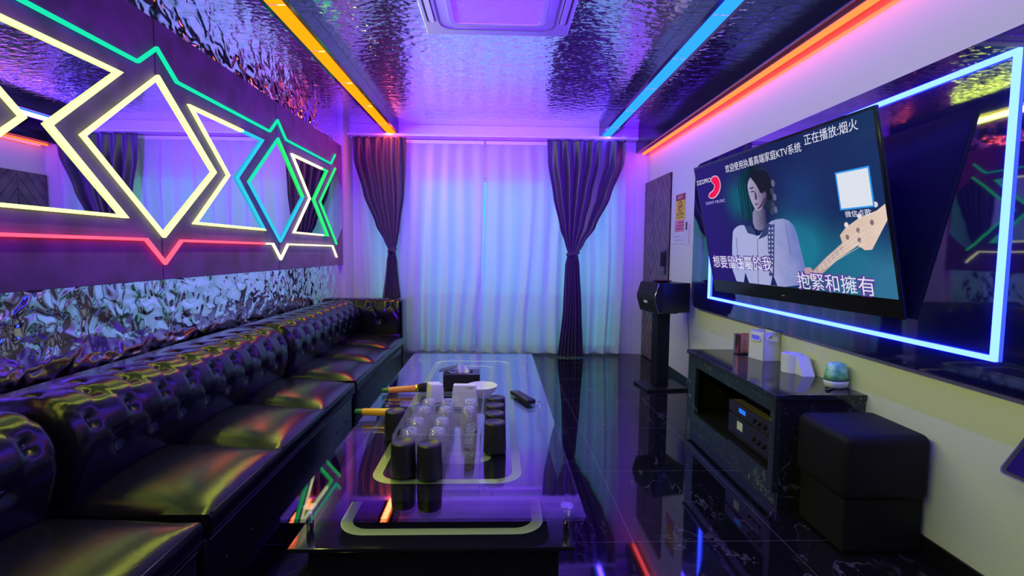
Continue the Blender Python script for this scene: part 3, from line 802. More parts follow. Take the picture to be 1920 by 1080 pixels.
drape('voile', m_sheer, t, [(2.335, -.135), (1.9, -.125), (1.1, -.160), (.35, -.205), (.03, -.215)], [(2.335, 1.40), (.03, 1.395)], [(2.335, .012), (2.2, .028), (.03, .080)], 9, 260, 50, 0, 8)
bm = bmn(); box(bm, -.13, 1.40, -.012, .012, 2.30, 2.338, .003); obj('heading_tape', bm, m_white_pl, t)
def tied(label, lt, rt_, tl_, tr_, lb, rb, zt, seed, lmid, rmid):
    c = (tl_ + tr_) / 2
    t = thing('drape_curtain', label, 'curtain', (c, CY - .085, 0), 0, 'dark tied back drapes')
    f = lambda x: x - c
    drape('drape_top', m_drape, t, [(2.335, f(lt)), (2.1, f(lt) + .01 * (1 if lt < c else -1))] + [(z, f(x)) for z, x in lmid] + [(zt, f(tl_))],
          [(2.335, f(rt_)), (2.1, f(rt_) - .01)] + [(z, f(x)) for z, x in rmid] + [(zt, f(tr_))], [(2.335, .018), (2.0, .042), (zt + .2, .028), (zt, .016)], 6.5, 150, 70, 0, seed, .003)
    drape('drape_skirt', m_drape, t, [(zt, f(tl_)), (zt - .12, f(tl_) - .025), (.55, f(lb)), (.015, f(lb) - .05)], [(zt, f(tr_)), (zt - .12, f(tr_) + .02), (.55, f(rb)), (.015, f(rb) + .03)],
          [(zt, .014), (zt - .15, .028), (.015, .036)], 7, 110, 50, 0, seed + 1, .003)
    bm = bmn(); n = 28; pts = [((tr_ - tl_) * .58 * math.cos(2 * PI * i / n), .034 * math.sin(2 * PI * i / n), zt + .012 * math.cos(2 * PI * i / n)) for i in range(n)]
    tube(bm, pts, .011, 8, True); tube(bm, [(p[0], p[1] * 1.05, p[2] + .016) for p in pts], .008, 8, True); obj('tieback', bm, m_drape, t)
    bm = bmn(); lathe(bm, [(0, .02), (.012, .012), (.014, 0), (.008, -.01), (.013, -.05), (0, -.055)], 12, (.03, -.045, zt - .01)); obj('tassel', bm, m_drape, t)
    bm = bmn()
    for k in range(8):
        x = f(lt) + .03 + (rt_ - lt - .06) * k / 7; tube(bm, [(x, 0, 2.325), (x, .006, 2.338), (x, .010, 2.345)], .0025, 6)
    obj('hook', bm, m_chrome, t)
tied('dark plum drape tied at its waist, left of the sheers behind the sofa arm', -1.525, -.965, -1.155, -1.085, -1.235, -1.02, 1.15, 21,
     [(1.75, -1.42), (1.42, -1.29), (1.25, -1.20)], [(1.75, -.99), (1.4, -1.035), (1.25, -1.06)])
tied('dark plum drape tied at its waist, right of the sheers near the door', .515, 1.355, .755, .865, .715, .915, 1.13, 33,
     [(1.75, .585), (1.4, .665), (1.25, .72)], [(1.75, 1.21), (1.42, 1.05), (1.25, .93)])

# ------------------------------------------------------------------ TV panel with LED frame
PNX = XR
tp = thing('tv_backing_panel', 'large black mirror glass wall panel edged with blue light behind the television', 'wall panel', (PNX, 2.66, .71))
fn = lambda a, b, d: (-d, a, b)
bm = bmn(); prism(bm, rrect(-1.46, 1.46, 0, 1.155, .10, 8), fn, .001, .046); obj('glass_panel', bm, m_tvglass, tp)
bm = bmn(); o_ = [(-1.11, .10), (1.105, .10), (1.105, 1.083), (-1.11, 1.083)]; i_ = [(-1.094, .116), (1.089, .116), (1.089, 1.067), (-1.094, 1.067)]
ring_prism(bm, o_, i_, fn, .046, .060); obj('led_frame', bm, m_tvled, tp)

# ------------------------------------------------------------------ television (tilted down)
tvM = Matrix.Translation((1.441, 2.614, 1.305))
t_, yw = .219, .08
wv = Vector((math.sin(yw), -math.cos(yw), 0)); n0 = Vector((-math.cos(yw), -math.sin(yw), 0))
uv = Vector((0, 0, 1)) * math.cos(t_) + n0 * math.sin(t_); nv_ = wv.cross(uv)
tv = thing('television', 'large tilted flat television on the right wall playing a karaoke video', 'television', (0, 0, 0))
tv.matrix_world = Matrix(((wv.x, uv.x, nv_.x, 1.441), (wv.y, uv.y, nv_.y, 2.614), (wv.z, uv.z, nv_.z, 1.305), (0, 0, 0, 1))) @ Matrix.Translation((0, -.416, 0))
TO = .416
TW, TH = .725, .416
bm = bmn(); box(bm, -TW, TW, 0, 2 * TH, -.016, -.002, .004); obj('rear_shell', bm, m_dark_plastic, tv)
bm = bmn(); ring_prism(bm, [(-TW, 0), (TW, 0), (TW, 2 * TH), (-TW, 2 * TH)], [(-TW + .012, .080), (TW - .012, .080), (TW - .012, 2 * TH - .012), (-TW + .012, 2 * TH - .012)], XY, -.004, .002); obj('bezel', bm, m_black_gloss, tv)
bm = bmn(); box(bm, -.3, .3, .25, .62, -.08, -.016, .01); obj('wall_bracket', bm, m_matte_black, tv)
bm = bmn(); prism(bm, rrect(-.012, .012, .030, .036, .003, 3), XY, .002, .0024); obj('maker_badge', bm, PM('badge_grey', (.3, .3, .35), .3), tv)
# screen picture: dark blue stage, teal light on the right
m_scr, nt, out = new_mat('screen_picture')
tc = N(nt, 'ShaderNodeTexCoord'); sp = N(nt, 'ShaderNodeSeparateXYZ'); nt.links.new(tc.outputs['Object'], sp.inputs[0])
mr = N(nt, 'ShaderNodeMapRange'); mr.inputs['From Min'].default_value = -.72; mr.inputs['From Max'].default_value = .72; nt.links.new(sp.outputs['X'], mr.inputs['Value'])
cr = N(nt, 'ShaderNodeValToRGB'); e = cr.color_ramp.elements
e[0].position = 0; e[0].color = (.020, .006, .16, 1); e[1].position = 1; e[1].color = (.010, .030, .12, 1)
k = e.new(.45); k.color = (.008, .010, .07, 1)
nt.links.new(mr.outputs[0], cr.inputs[0])
def blob(prev, cx_, cy__, rad, col, amt):
    mp = N(nt, 'ShaderNodeMapping'); mp.inputs['Location'].default_value = (-cx_ / rad, -(cy__ + .416) / rad, 0); mp.inputs['Scale'].default_value = (1 / rad, 1 / rad, 0)
    gd = N(nt, 'ShaderNodeTexGradient', gradient_type='QUADRATIC_SPHERE'); nt.links.new(tc.outputs['Object'], mp.inputs['Vector']); nt.links.new(mp.outputs[0], gd.inputs['Vector'])
    ml = N(nt, 'ShaderNodeMath', operation='MULTIPLY'); ml.inputs[1].default_value = amt; ml.use_clamp = True; nt.links.new(gd.outputs['Fac'], ml.inputs[0])
    mx = N(nt, 'ShaderNodeMix', data_type='RGBA'); mx.inputs['B'].default_value = c4(col); nt.links.new(ml.outputs[0], mx.inputs['Factor']); nt.links.new(prev, mx.inputs['A']); return mx.outputs['Result']
pc = blob(cr.outputs[0], .20, -.12, .30, (.012, .18, .28), 2.2); pc = blob(pc, .50, -.28, .34, (.015, .15, .26), 2.6); pc = blob(pc, .70, -.30, .28, (.03, .16, .30), 2.0); pc = blob(pc, -.28, .16, .20, (.004, .09, .14), 1.6); pc = blob(pc, .25, .12, .28, (.012, .04, .16), 1.3)
ems = N(nt, 'ShaderNodeEmission'); nt.links.new(pc, ems.inputs[0]); ems.inputs[1].default_value = 1.0
gls = N(nt, 'ShaderNodeBsdfGlossy'); setin(gls, Roughness=.12, Color=(.02, .02, .025, 1)); ads = N(nt, 'ShaderNodeAddShader')
nt.links.new(ems.outputs[0], ads.inputs[0]); nt.links.new(gls.outputs[0], ads.inputs[1]); nt.links.new(ads.outputs[0], out.inputs[0])
bm = bmn(); prism(bm, [(-TW + .012, .080), (TW - .012, .080), (TW - .012, 2 * TH - .012), (-TW + .012, 2 * TH - .012)], XY, -.002, .0); scr = obj('screen', bm, m_scr, tv)
LAY = [0]
def pic(name, pts, col, z, smooth=0):
    P2 = [Vector(p) for p in pts]
    for _ in range(smooth):
        Q = []
        for i in range(len(P2)):
            a, b = P2[i], P2[(i + 1) % len(P2)]; Q += [a * .75 + b * .25, a * .25 + b * .75]
        P2 = Q
    P2 = [Vector((min(max(p.x, -TW + .0125), TW - .0125), max(p.y, .0805 - TO))) for p in P2]
    bm = bmn(); prism(bm, [(p.x, p.y + TO) for p in P2], XY, .0002 + z * .00025, .0004 + z * .00025)
    mat = col if not isinstance(col, tuple) else EM('picture_' + name, col, 1.0)
    return obj(name, bm, mat, scr)
def grad_em(name, axis, v0, v1, c0, c1, cm=None):
    m, nt, out = new_mat(name); tc = N(nt, 'ShaderNodeTexCoord'); sp = N(nt, 'ShaderNodeSeparateXYZ'); nt.links.new(tc.outputs['Object'], sp.inputs[0])
    mr = N(nt, 'ShaderNodeMapRange'); mr.inputs['From Min'].default_value = v0; mr.inputs['From Max'].default_value = v1; nt.links.new(sp.outputs[axis], mr.inputs['Value'])
    nz = N(nt, 'ShaderNodeTexNoise'); setin(nz, Scale=9.0, Detail=3.0); nt.links.new(tc.outputs['Object'], nz.inputs['Vector'])
    ad = N(nt, 'ShaderNodeMath', operation='MULTIPLY_ADD'); ad.inputs[1].default_value = .5; ad.inputs[2].default_value = -.25
    nt.links.new(nz.outputs['Fac'], ad.inputs[0]); a2 = N(nt, 'ShaderNodeMath', operation='ADD'); nt.links.new(ad.outputs[0], a2.inputs[0]); nt.links.new(mr.outputs[0], a2.inputs[1])
    cr = N(nt, 'ShaderNodeValToRGB'); cr.color_ramp.elements[0].color = c4(c0); cr.color_ramp.elements[1].color = c4(c1)
    if cm: q = cr.color_ramp.elements.new(.5); q.color = c4(cm)
    nt.links.new(a2.outputs[0], cr.inputs[0]); e = N(nt, 'ShaderNodeEmission'); nt.links.new(cr.outputs[0], e.inputs[0]); nt.links.new(e.outputs[0], out.inputs[0]); return m
pic('hair', [(-.245, .20), (-.235, .27), (-.19, .315), (-.12, .330), (-.05, .326), (.02, .295), (.055, .24), (.062, .17), (.068, .12), (.045, .06), (.01, .045), (-.02, .07), (-.026, .104), (-.15, .07), (-.19, .02), (-.235, .035), (-.265, .08), (-.245, .13)],
    grad_em('picture_hair', 'X', -.26, .06, (.006, .05, .09), (.02, .03, .08), (.005, .012, .03)), 1, 2)
for k in range(9):
    x0 = -.25 + .012 * k; pic('hair_strand', [(x0, .26 - .004 * k), (x0 + .006, .262 - .004 * k), (x0 - .004 + .01 * math.sin(k * 2), .05), (x0 - .010 + .01 * math.sin(k * 2), .052)], (.01, .09, .13) if k % 2 else (.004, .025, .05), 2, 1)
pic('neck', [(-0.146, 0.104), (-0.034, 0.105), (-0.045, -0.001), (-0.102, -0.033), (-0.173, -0.008)], grad_em('picture_neck', 'X', -.16, -.03, (.24, .24, .40), (.03, .02, .08)), 2, 1)
pic('face', [(-0.161, 0.238), (-0.113, 0.274), (-0.06, 0.272), (-0.008, 0.238), (0.009, 0.194), (-0.015, 0.134), (-0.049, 0.101), (-0.091, 0.075), (-0.124, 0.089), (-0.146, 0.128), (-0.161, 0.183)],
    grad_em('picture_face', 'X', -.17, .0, (.38, .36, .55), (.04, .02, .09), (.28, .24, .40)), 3, 2)
for nm, pts in (('eyebrow', [(-.145, .212), (-.105, .214), (-.105, .207), (-.143, .203)]), ('eye', [(-.140, .193), (-.108, .193), (-.108, .186), (-.138, .185)]), ('nose_shadow', [(-.104, .19), (-.096, .188), (-.088, .148), (-.108, .140), (-.112, .146)]), ('mouth', [(-.125, .124), (-.085, .122), (-.088, .113), (-.118, .113)]), ('jaw_shadow', [(-.11, .085), (-.05, .104), (-.01, .14), (-.03, .15), (-.06, .118), (-.1, .096)])):
    pic(nm, pts, (.07, .04, .11) if nm != 'mouth' else (.16, .07, .14), 4, 1)
pic('fringe', [(-0.135, 0.285), (-0.081, 0.291), (0.03, 0.286), (0.06, 0.198), (0.036, 0.129), (-0.009, 0.123), (-0.003, 0.185), (-0.05, 0.163), (-0.075, 0.215), (-.105, .25)], (.012, .012, .030), 5, 1)
for k, (x, y) in enumerate(((.045, .17), (.058, .14), (.035, .10), (.05, .075), (.02, .068), (.062, .21))):
    pic('hair_curl', [(x + .016 * math.cos(a_ / 8 * 2 * PI), y + .020 * math.sin(a_ / 8 * 2 * PI)) for a_ in range(8)], (.10, .12, .24) if k % 2 else (.04, .05, .12), 6, 1)
pic('shirt', [(-0.393, -0.031), (-0.351, 0.001), (-0.274, 0.016), (-0.173, -0.008), (-0.149, -0.071), (-0.045, -0.001), (0.013, 0.025), (0.124, 0.026), (0.179, -0.023), (0.193, -0.131), (0.21, -0.259), (0.13, -0.334), (-0.283, -0.334), (-0.482, -0.33)],
    grad_em('picture_shirt', 'X', -.42, .2, (.36, .40, .72), (.16, .20, .52), (.38, .40, .66)), 7, 1)
for pts in ([(-.15, -.07), (-.143, -.075), (-.205, -.333), (-.213, -.333)], [(.11, .0), (.116, -.002), (.118, -.16), (.108, -.16)], [(-.36, -.06), (-.352, -.06), (-.375, -.2), (-.382, -.2)], [(-.03, -.12), (-.024, -.12), (-.05, -.2), (-.058, -.2)]):
    pic('shirt_fold', pts, (.16, .18, .42), 8)
pic('collar', [(-0.255, 0.012), (-0.18, -0.001), (-0.152, -0.053), (-0.229, -0.037)], (.03, .05, .16), 8); pic('collar', [(-0.139, -0.076), (-0.041, 0.012), (0.021, -0.007), (-0.063, -0.059)], (.03, .05, .16), 8)
pic('trousers', [(-0.355, -0.333), (-0.322, -0.27), (-0.299, -0.333)], (.01, .015, .10), 8); pic('trousers', [(-.095, -.333), (-.06, -.27), (-.035, -.333)], (.012, .02, .12), 8)
pic('guitar_strap', [(-0.041, -0.014), (0.024, 0.004), (-0.05, -0.28), (-0.095, -0.28)], (.05, .06, .20), 9)
for k in range(11):
    x, y = -.012 - .0062 * k, -.020 - .0235 * k
    for s in (-1, 1): pic('strap_motif', [(x + s * .013 - .008, y), (x + s * .013, y + .008), (x + s * .013 + .008, y), (x + s * .013, y - .008)], (.42, .45, .70), 10)
pic('guitar_neck', [(0.20, -0.275), (0.354, -0.173), (0.467, -0.106), (0.46, -0.071), (0.498, -0.04), (0.579, -0.002), (0.67, 0.021), (0.712, 0.044), (0.712, -0.02), (0.62, -0.136), (0.585, -0.138), (0.55, -0.118), (0.425, -0.182), (0.26, -0.285)],
    grad_em('picture_guitar', 'X', .2, .71, (.36, .22, .24), (.78, .62, .52), (.66, .48, .40)), 10)
pic('fretboard', [(0.215, -0.274), (0.354, -0.182), (0.464, -0.115), (.472, -.124), (.42, -.166), (.25, -.278)], (.48, .34, .34), 11)
for k in range(7):
    x = .27 + .028 * k; y = -.236 + .0175 * k; pic('fret', [(x, y), (x + .003, y), (x + .014, y - .024), (x + .011, y - .024)], (.75, .70, .70), 12)
for x, y in ((0.505, -0.028), (0.581, 0.004), (0.667, 0.045)): pic('tuner_knob', [(x + .012 * math.cos(a_), y + .012 * math.sin(a_)) for a_ in [k * .785 for k in range(8)]], (.75, .70, .72), 11)
for x, y in ((0.639, -0.025), (0.564, -0.054), (0.501, -0.081), (0.563, -0.095)): pic('tuning_peg', [(x + .010 * math.cos(a_), y + .012 * math.sin(a_)) for a_ in [k * .785 for k in range(8)]], (.22, .15, .16), 12)
for k in range(4): pic('guitar_string', [(.30, -.236 + .007 * k), (.60, -.085 + .022 * k - .02), (.60, -.0865 + .022 * k - .02), (.30, -.2375 + .007 * k)], (.85, .80, .78), 13)
pic('hand', [(0.195, -0.235), (.215, -.222), (0.251, -0.222), (0.258, -0.245), (.24, -.262), (0.208, -0.272)], (.50, .30, .36), 13, 1)
pic('white_card_edge', [(0.484, 0.199), (0.664, 0.199), (0.664, 0.036), (0.484, 0.036)], (.03, .30, .80), 14); pic('white_card', [(0.492, 0.192), (0.656, 0.192), (0.656, 0.043), (0.492, 0.043)], (.72, .76, .84), 15)
# red swirl logo
pic('logo_edge', [(-0.532, 0.328), (-0.445, 0.333), (-0.418, 0.273), (-0.453, 0.222), (-0.528, 0.190), (-0.600, 0.204), (-0.580, 0.236), (-0.520, 0.247), (-0.497, 0.276), (-0.529, 0.292)], (.75, .45, .70), 14, 2)
pic('logo', [(-0.528, 0.322), (-0.45, 0.327), (-0.426, 0.273), (-0.459, 0.229), (-0.528, 0.197), (-0.592, 0.207), (-0.574, 0.23), (-0.514, 0.242), (-0.49, 0.276), (-0.521, 0.292)], (.85, .012, .10), 15, 2)
m_twhite = EM('caption_white', (.72, .72, .88), 1.0); m_tpurple = EM('caption_outline', (.10, .04, .30), 1.0); m_tlilac = EM('caption_lilac', (.50, .40, .85), 1.0)
def cap(nm, body, x, y, wid, size, mat, z=16, bold=0.0): return text(nm, body, size, mat, scr, Matrix.Translation((x, y + TO, .0002 + z * .00025)), .0001, 'LEFT', wid, bold)
cap('title_text', '欢迎使用执着高端家庭KTV系统', -.348, .329, .652, .050, m_twhite)
cap('song_text', '正在播放:烟火', .331, .350, .306, .052, m_twhite)
cap('maker_text', 'ZIZOPRO', -.715, .300, .185, .040, m_twhite)
cap('logo_text', 'SONY MUSIC', -.640, .163, .235, .026, m_tlilac)
cap('order_text', '微信点歌', .508, .006, .135, .030, m_twhite)
cap('lyric_outline', '想要留住屬於我', -.674, -.243, .622, .085, m_tpurple, 16, .006); cap('lyric_text', '想要留住屬於我', -.674, -.243, .622, .085, m_twhite, 17)
cap('lyric_outline', '抱緊和擁有', .135, -.325, .475, .090, m_tpurple, 16, .006); cap('lyric_text', '抱緊和擁有', .135, -.325, .475, .090, m_twhite, 17)

# ------------------------------------------------------------------ marble cabinet
CX0, CX1, CY0, CY1, CZ = 1.255, XR - .002, 2.165, 3.20, .525
m_cab = marble_mat('dark_green_marble', (.020, .026, .026), (.30, .32, .30), .12, 3.2, None, .8)
m_cabtop = marble_mat('polished_black_marble', (.016, .014, .020), (.20, .18, .24), .09, 2.0, None, .6)
cab = thing('media_cabinet', 'low black marble media cabinet with an open front against the right wall', 'cabinet', (CX0, (CY0 + CY1) / 2, 0))
cy_ = (CY0 + CY1) / 2; hl = (CY1 - CY0) / 2; dp = CX1 - CX0
bm = bmn(); box(bm, -.012, dp, -hl - .008, hl + .012, CZ - .024, CZ, .002); obj('top_slab', bm, m_cabtop, cab)
bm = bmn()
oy0, oy1, oz0, oz1 = -hl + .055, hl - .115, .135, .435
ring_prism(bm, [(-hl, .075), (hl, .075), (hl, CZ - .025), (-hl, CZ - .025)], [(oy0, oz0), (oy1, oz0), (oy1, oz1), (oy0, oz1)], lambda p, q, d: (d, p, q), 0, .02); obj('front_frame', bm, m_cab, cab)
bm = bmn(); box(bm, .02, dp, -hl, -hl + .02, .0, CZ - .025); obj('side_panel', bm, m_cabtop, cab)
bm = bmn(); box(bm, .02, dp, hl - .02, hl, .0, CZ - .025); obj('side_panel', bm, m_cabtop, cab)
bm = bmn(); box(bm, .02, dp - .02, -hl + .02, hl - .02, .115, .135); obj('inner_shelf', bm, m_matte_black, cab)
bm = bmn(); box(bm, dp - .02, dp, -hl + .02, hl - .02, .0, CZ - .025); obj('back_panel', bm, m_matte_black, cab)
bm = bmn(); box(bm, .018, .03, -hl + .02, hl - .02, 0, .115); obj('plinth', bm, m_cab, cab)
bm = bmn(); box(bm, -.005, .0, -hl, -hl + .014, .075, CZ - .025); obj('edge_strip', bm, PM('dark_bronze_strip', (.05, .02, .05), .25, .5), cab)

# amplifiers inside
def amp(name, label, z, h_, top_mat, disp):
    t = thing(name, label, 'amplifier', (1.315, 2.53, z))
    bm = bmn(); box(bm, .012, .27, -.215, .215, .012, h_, .003); obj('case', bm, top_mat, t)
    bm = bmn(); box(bm, 0, .013, -.22, .22, .010, h_ + .001, .003); f = obj('front_panel', bm, PM('amp_front', (.02, .012, .02), .25), t)
    if disp:
        bm = bmn(); box(bm, -.001, .001, .03, .10, h_ * .45, h_ * .78); obj('display', bm, EM('blue_display', (.02, .20, .9), 1.0), f)
    else:
        bm = bmn(); box(bm, -.001, .001, .055, .115, h_ * .50, h_ * .86); obj('white_sticker', bm, m_white_pl, f)
    for k in range(3):
        bm = bmn(); cyl(bm, (0, -.06 - .05 * k, h_ * .55), (-.012, -.06 - .05 * k, h_ * .55), .011, .010, 16); obj('knob', bm, m_dark_plastic, f)
    for sx in (.03, .25):
        for sy in (-.18, .18):
            bm = bmn(); cyl(bm, (sx, sy, 0), (sx, sy, .012), .012, n=12); obj('foot', bm, m_dark_plastic, t)
    return t
m_ampt = PM('brown_grey_metal', (.16, .12, .12), .4, .3, bump=(200, .1))
amp('amplifier', 'lower black amplifier with white sticker inside the media cabinet', .1355, .125, m_ampt, False)
amp('amplifier', 'upper grey topped amplifier with blue display inside the media cabinet', .262, .072, m_ampt, True)
t = thing('cable_bundle', 'looped grey cables behind the upper amplifier in the cabinet', 'cable', (1.50, 2.50, .3355))
for k in range(3):
    bm = bmn(); tube(bm, [(.03 * math.sin(a_ * .5 + k), -.09 + .04 * k + .055 * math.cos(a_), .042 + .036 * math.sin(a_)) for a_ in [i * 2 * PI / 20 for i in range(21)]], .006, 8); obj('cable_loop', bm, PM('grey_cable', (.22, .22, .24), .5), t)
t = thing('amp_remote', 'small black remote lying on the upper amplifier', 'remote control', (1.40, 2.36, .3355), .3)
bm = bmn(); box(bm, -.02, .02, -.035, .035, 0, .014, .003); obj('remote_body', bm, m_dark_plastic, t)
bm = bmn(); box(bm, -.008, .008, -.02, .02, .0138, .0155, .0005); obj('keys', bm, PM('key_grey', (.2, .2, .2), .5), t)

# things on the cabinet top
CT = CZ + .0005
m_copper = PM('brushed_copper', (.80, .42, .32), .22, 1.0)
t = thing('copper_canister', 'copper twin lobed canister at the far end of the cabinet top', 'canister', (1.545, 3.07, CT), .1)
bm = bmn(); pf = []
for a_ in range(48):
    th = 2 * PI * a_ / 48; x = .058 * math.cos(th); y = (.036 - .012 * math.exp(-(x / .016) ** 2)) * math.copysign(abs(math.sin(th)) ** .6, math.sin(th)); pf.append((x, y))
prism(bm, pf, XY, .008, .118); obj('canister_body', bm, m_copper, t, 50)
bm = bmn(); prism(bm, [(x * .97, y * .97) for x, y in pf], XY, 0, .009); obj('dark_base', bm, m_dark_plastic, t)
bm = bmn(); ring_prism(bm, [(x * 1.02, y * 1.02) for x, y in pf], [(x * .85, y * .8) for x, y in pf], XY, .116, .124); obj('rim', bm, m_copper, t)
t = thing('ice_bucket', 'white square ice bucket with handle holes on the cabinet top', 'bucket', (1.588, 2.905, CT), .25)
bm = bmn(); hh = .17; hw_ = .060
box(bm, -hw_, hw_, -hw_, hw_, 0, .006)
for R_ in range(4):
    Rm = Matrix.Rotation(R_ * PI / 2, 4, 'Z'); fn4 = lambda p, q, d: Rm @ Vector((p, -hw_ + d, q))
    ow = rrect(-hw_, hw_, .0, hh, .004, 5)
    if R_ in (0, 1, 3): ring_prism(bm, ow, rrect(-.032, .032, hh - .05, hh - .022, .010, 5), fn4, 0, .005)
    else: prism(bm, ow, fn4, 0, .005)
obj('bucket_body', bm, m_white_pl, t)
for R_ in (0, 3, 1):
    Rm = Matrix.Rotation(R_ * PI / 2, 4, 'Z'); fn4 = lambda p, q, d: Rm @ Vector((p, -hw_ + d, q))
    bm = bmn(); ring_prism(bm, rrect(-.039, .039, hh - .057, hh - .015, .014, 5), rrect(-.032, .032, hh - .05, hh - .022, .010, 5), fn4, -.007, .0); obj('handle_ring', bm, m_white_pl, t)
bm = bmn(); box(bm, -hw_ + .006, hw_ - .006, -hw_ + .006, hw_ - .006, .05, .105, .003); obj('inner_liner', bm, PM('liner', (.2, .2, .22), .3), t)
t = thing('tissue_dispenser', 'white round fronted tissue dispenser with a sloping back on the cabinet top', 'dispenser', (1.575, 2.60, CT), 0)
bm = bmn(); pf = [(.052 * math.cos(th), .052 * math.sin(th)) for th in [2 * PI * k / 36 for k in range(36)]]; prism(bm, pf, XY, 0, .098); obj('drum', bm, m_white_pl, t, 40)
bm = bmn(); prism(bm, [(-.0, 0), (-.115, 0), (-.06, .094), (-.0, .094)], lambda p, q, d: (d, p, q), -.01, .055); obj('sloping_back', bm, m_white_pl, t)
bm = bmn(); lathe(bm, [(.045, .0978), (.045, .100), (.038, .1005), (.036, .0985), (0, .0985)], 30); obj('lid', bm, PM('lid_lilac', (.6, .6, .65), .3), t)
t = thing('air_freshener', 'white and green air freshener at the near end of the cabinet top', 'air freshener', (1.600, 2.285, CT), .1)
bm = bmn(); sq = lambda s, r: [(s * r * math.copysign(abs(math.cos(th)) ** .7, math.cos(th)), s * .75 * r * math.copysign(abs(math.sin(th)) ** .7, math.sin(th))) for th in [2 * PI * k / 32 for k in range(32)]]
def loft(bm, levels):
    R_ = [[bm.verts.new((x, y, z)) for x, y in sq(1, r)] for r, z in levels]
    for a_, b_ in zip(R_, R_[1:]):
        for i in range(32): f = bm.faces.new((a_[i], a_[(i + 1) % 32], b_[(i + 1) % 32], b_[i])); f.smooth = True
    bm.faces.new(R_[0][::-1]); bm.faces.new(R_[-1])
loft(bm, [(.036, 0), (.047, .008), (.052, .025), (.051, .036)]); obj('cup_base', bm, m_white_pl, t)
bm = bmn(); loft(bm, [(.0515, .036), (.0515, .043)]); obj('green_band', bm, PM('green_band', (.01, .12, .06), .3), t)
bm = bmn(); loft(bm, [(.050, .043), (.048, .07), (.042, .10), (.034, .115), (.028, .118)]); obj('cap', bm, PM('green_leaf_print', (.03, .50, .15), .3, noise=(38, (.45, .80, .62))), t)
t = thing('cable_stub', 'short black clip lying near the cabinet edge by the air freshener', 'clip', (1.535, 2.235, CT), .6)
bm = bmn(); box(bm, -.025, .025, -.006, .006, 0, .008, .002); obj('clip_body', bm, m_dark_plastic, t)
bm = bmn(); tube(bm, [(.025, 0, .004), (.045, .004, .004), (.06, .02, .003)], .003, 6); obj('wire', bm, m_dark_plastic, t)
t = thing('power_cable', 'two thin black cables dropping from the television panel behind the white bucket', 'cable', (XR - .012, 2.98, .53))
bm = bmn(); tube(bm, [(0, 0, .01), (0, .002, .1), (0, 0, .20)], .004, 6); tube(bm, [(0, -.03, .01), (0, -.028, .1), (0, -.03, .20)], .003, 6); obj('wire', bm, m_dark_plastic, t)
t = thing('speaker_cable', 'thin cable running down the wall between speaker stand and cabinet', 'cable', (XR - .006, 4.20, .0))
bm = bmn(); tube(bm, [(0, .1, .66), (-.004, .05, .5), (0, .02, .3), (-.01, 0, .08), (-.03, -.02, .006)], .0035, 6); obj('wire', bm, PM('grey_wire', (.2, .2, .22), .5), t)

# ------------------------------------------------------------------ black cube stool
t = thing('cube_stool', 'black upholstered box stool with an overhanging cushion near the right wall', 'stool', (1.475, 1.955, 0))
bm = bmn(); box(bm, -.17, .172, -.165, .150, .215, .472, .035, 5)
for v in bm.verts:
    if v.co.z > .44: v.co.z += .006 * math.cos(v.co.x * 8) * math.cos(v.co.y * 8)
obj('cushion_box', bm, PM('black_felt', (.008, .007, .011), .6, spec=.2, bump=(120, .2)), t, 50)
bm = bmn(); box(bm, -.145, .165, -.140, .138, .008, .216, .006, 2); obj('stool_base', bm, m_matte_black, t)
bm = bmn(); box(bm, -.13, .15, -.125, .125, 0, .009); obj('glide', bm, m_dark_plastic, t)

# ------------------------------------------------------------------ speaker on stand
t = thing('speaker_stand', 'black column speaker stand with a square foot beside the cabinet', 'stand', (1.40, 4.22, 0), .12)
bm = bmn(); box(bm, -.17, .19, -.15, .15, 0, .022, .004); obj('foot_plate', bm, m_dark_plastic, t)
bm = bmn(); box(bm, -.055, .055, -.06, .06, .022, .645, .006); obj('column', bm, m_matte_black, t)
bm = bmn(); box(bm, -.10, .10, -.10, .10, .645, .657, .002); obj('top_plate', bm, m_dark_plastic, t)
t = thing('loudspeaker', 'black loudspeaker with angled grille on a stand by the door', 'speaker', (1.43, 4.22, .658), .22)
bm = bmn(); prism(bm, [(-.11, -.15), (.14, -.15), (.14, .15), (-.11, .15)], XY, 0, .245); obj('cabinet_box', bm, PM('black_vinyl', (.012, .011, .016), .35, bump=(150, .15)), t)
bm = bmn()
prism(bm, [(-.11, 0), (-.11, .245), (-.15, .245), (-.185, .14), (-.185, .11), (-.15, 0)], lambda p, q, d: (p, d, q), -.15, .15); g = obj('front_grille', bm, PM('speaker_cloth', (.006, .006, .008), .8, bump=(400, .3)), t)
bm = bmn(); tube(bm, [(-.113, -.152, .0), (-.15, -.152, .0), (-.186, -.152, .11), (-.186, -.152, .14), (-.15, -.152, .245)], .0022, 6); obj('silver_edge', bm, m_chrome, g)
bm = bmn(); box(bm, -.184, -.178, -.02, .03, .075, .095); bmesh.ops.rotate(bm, cent=(-.18, 0, .085), matrix=Matrix.Rotation(-.26, 3, 'Y'), verts=bm.verts[:]); obj('maker_badge', bm, m_white_pl, g)
t = thing('shallow_dish', 'dark shallow dish lying on top of the loudspeaker', 'dish', (1.40, 4.22, .9035))
bm = bmn(); lathe(bm, [(0, 0), (.05, 0), (.075, .012), (.078, .016), (.072, .015), (.048, .005), (0, .004)], 28); obj('dish_body', bm, m_black_gloss, t)
bm = bmn(); lathe(bm, [(.0735, .0145), (.077, .018), (.079, .0165)], 28); obj('dish_rim', bm, PM('plum_rim', (.12, .02, .05), .3), t)

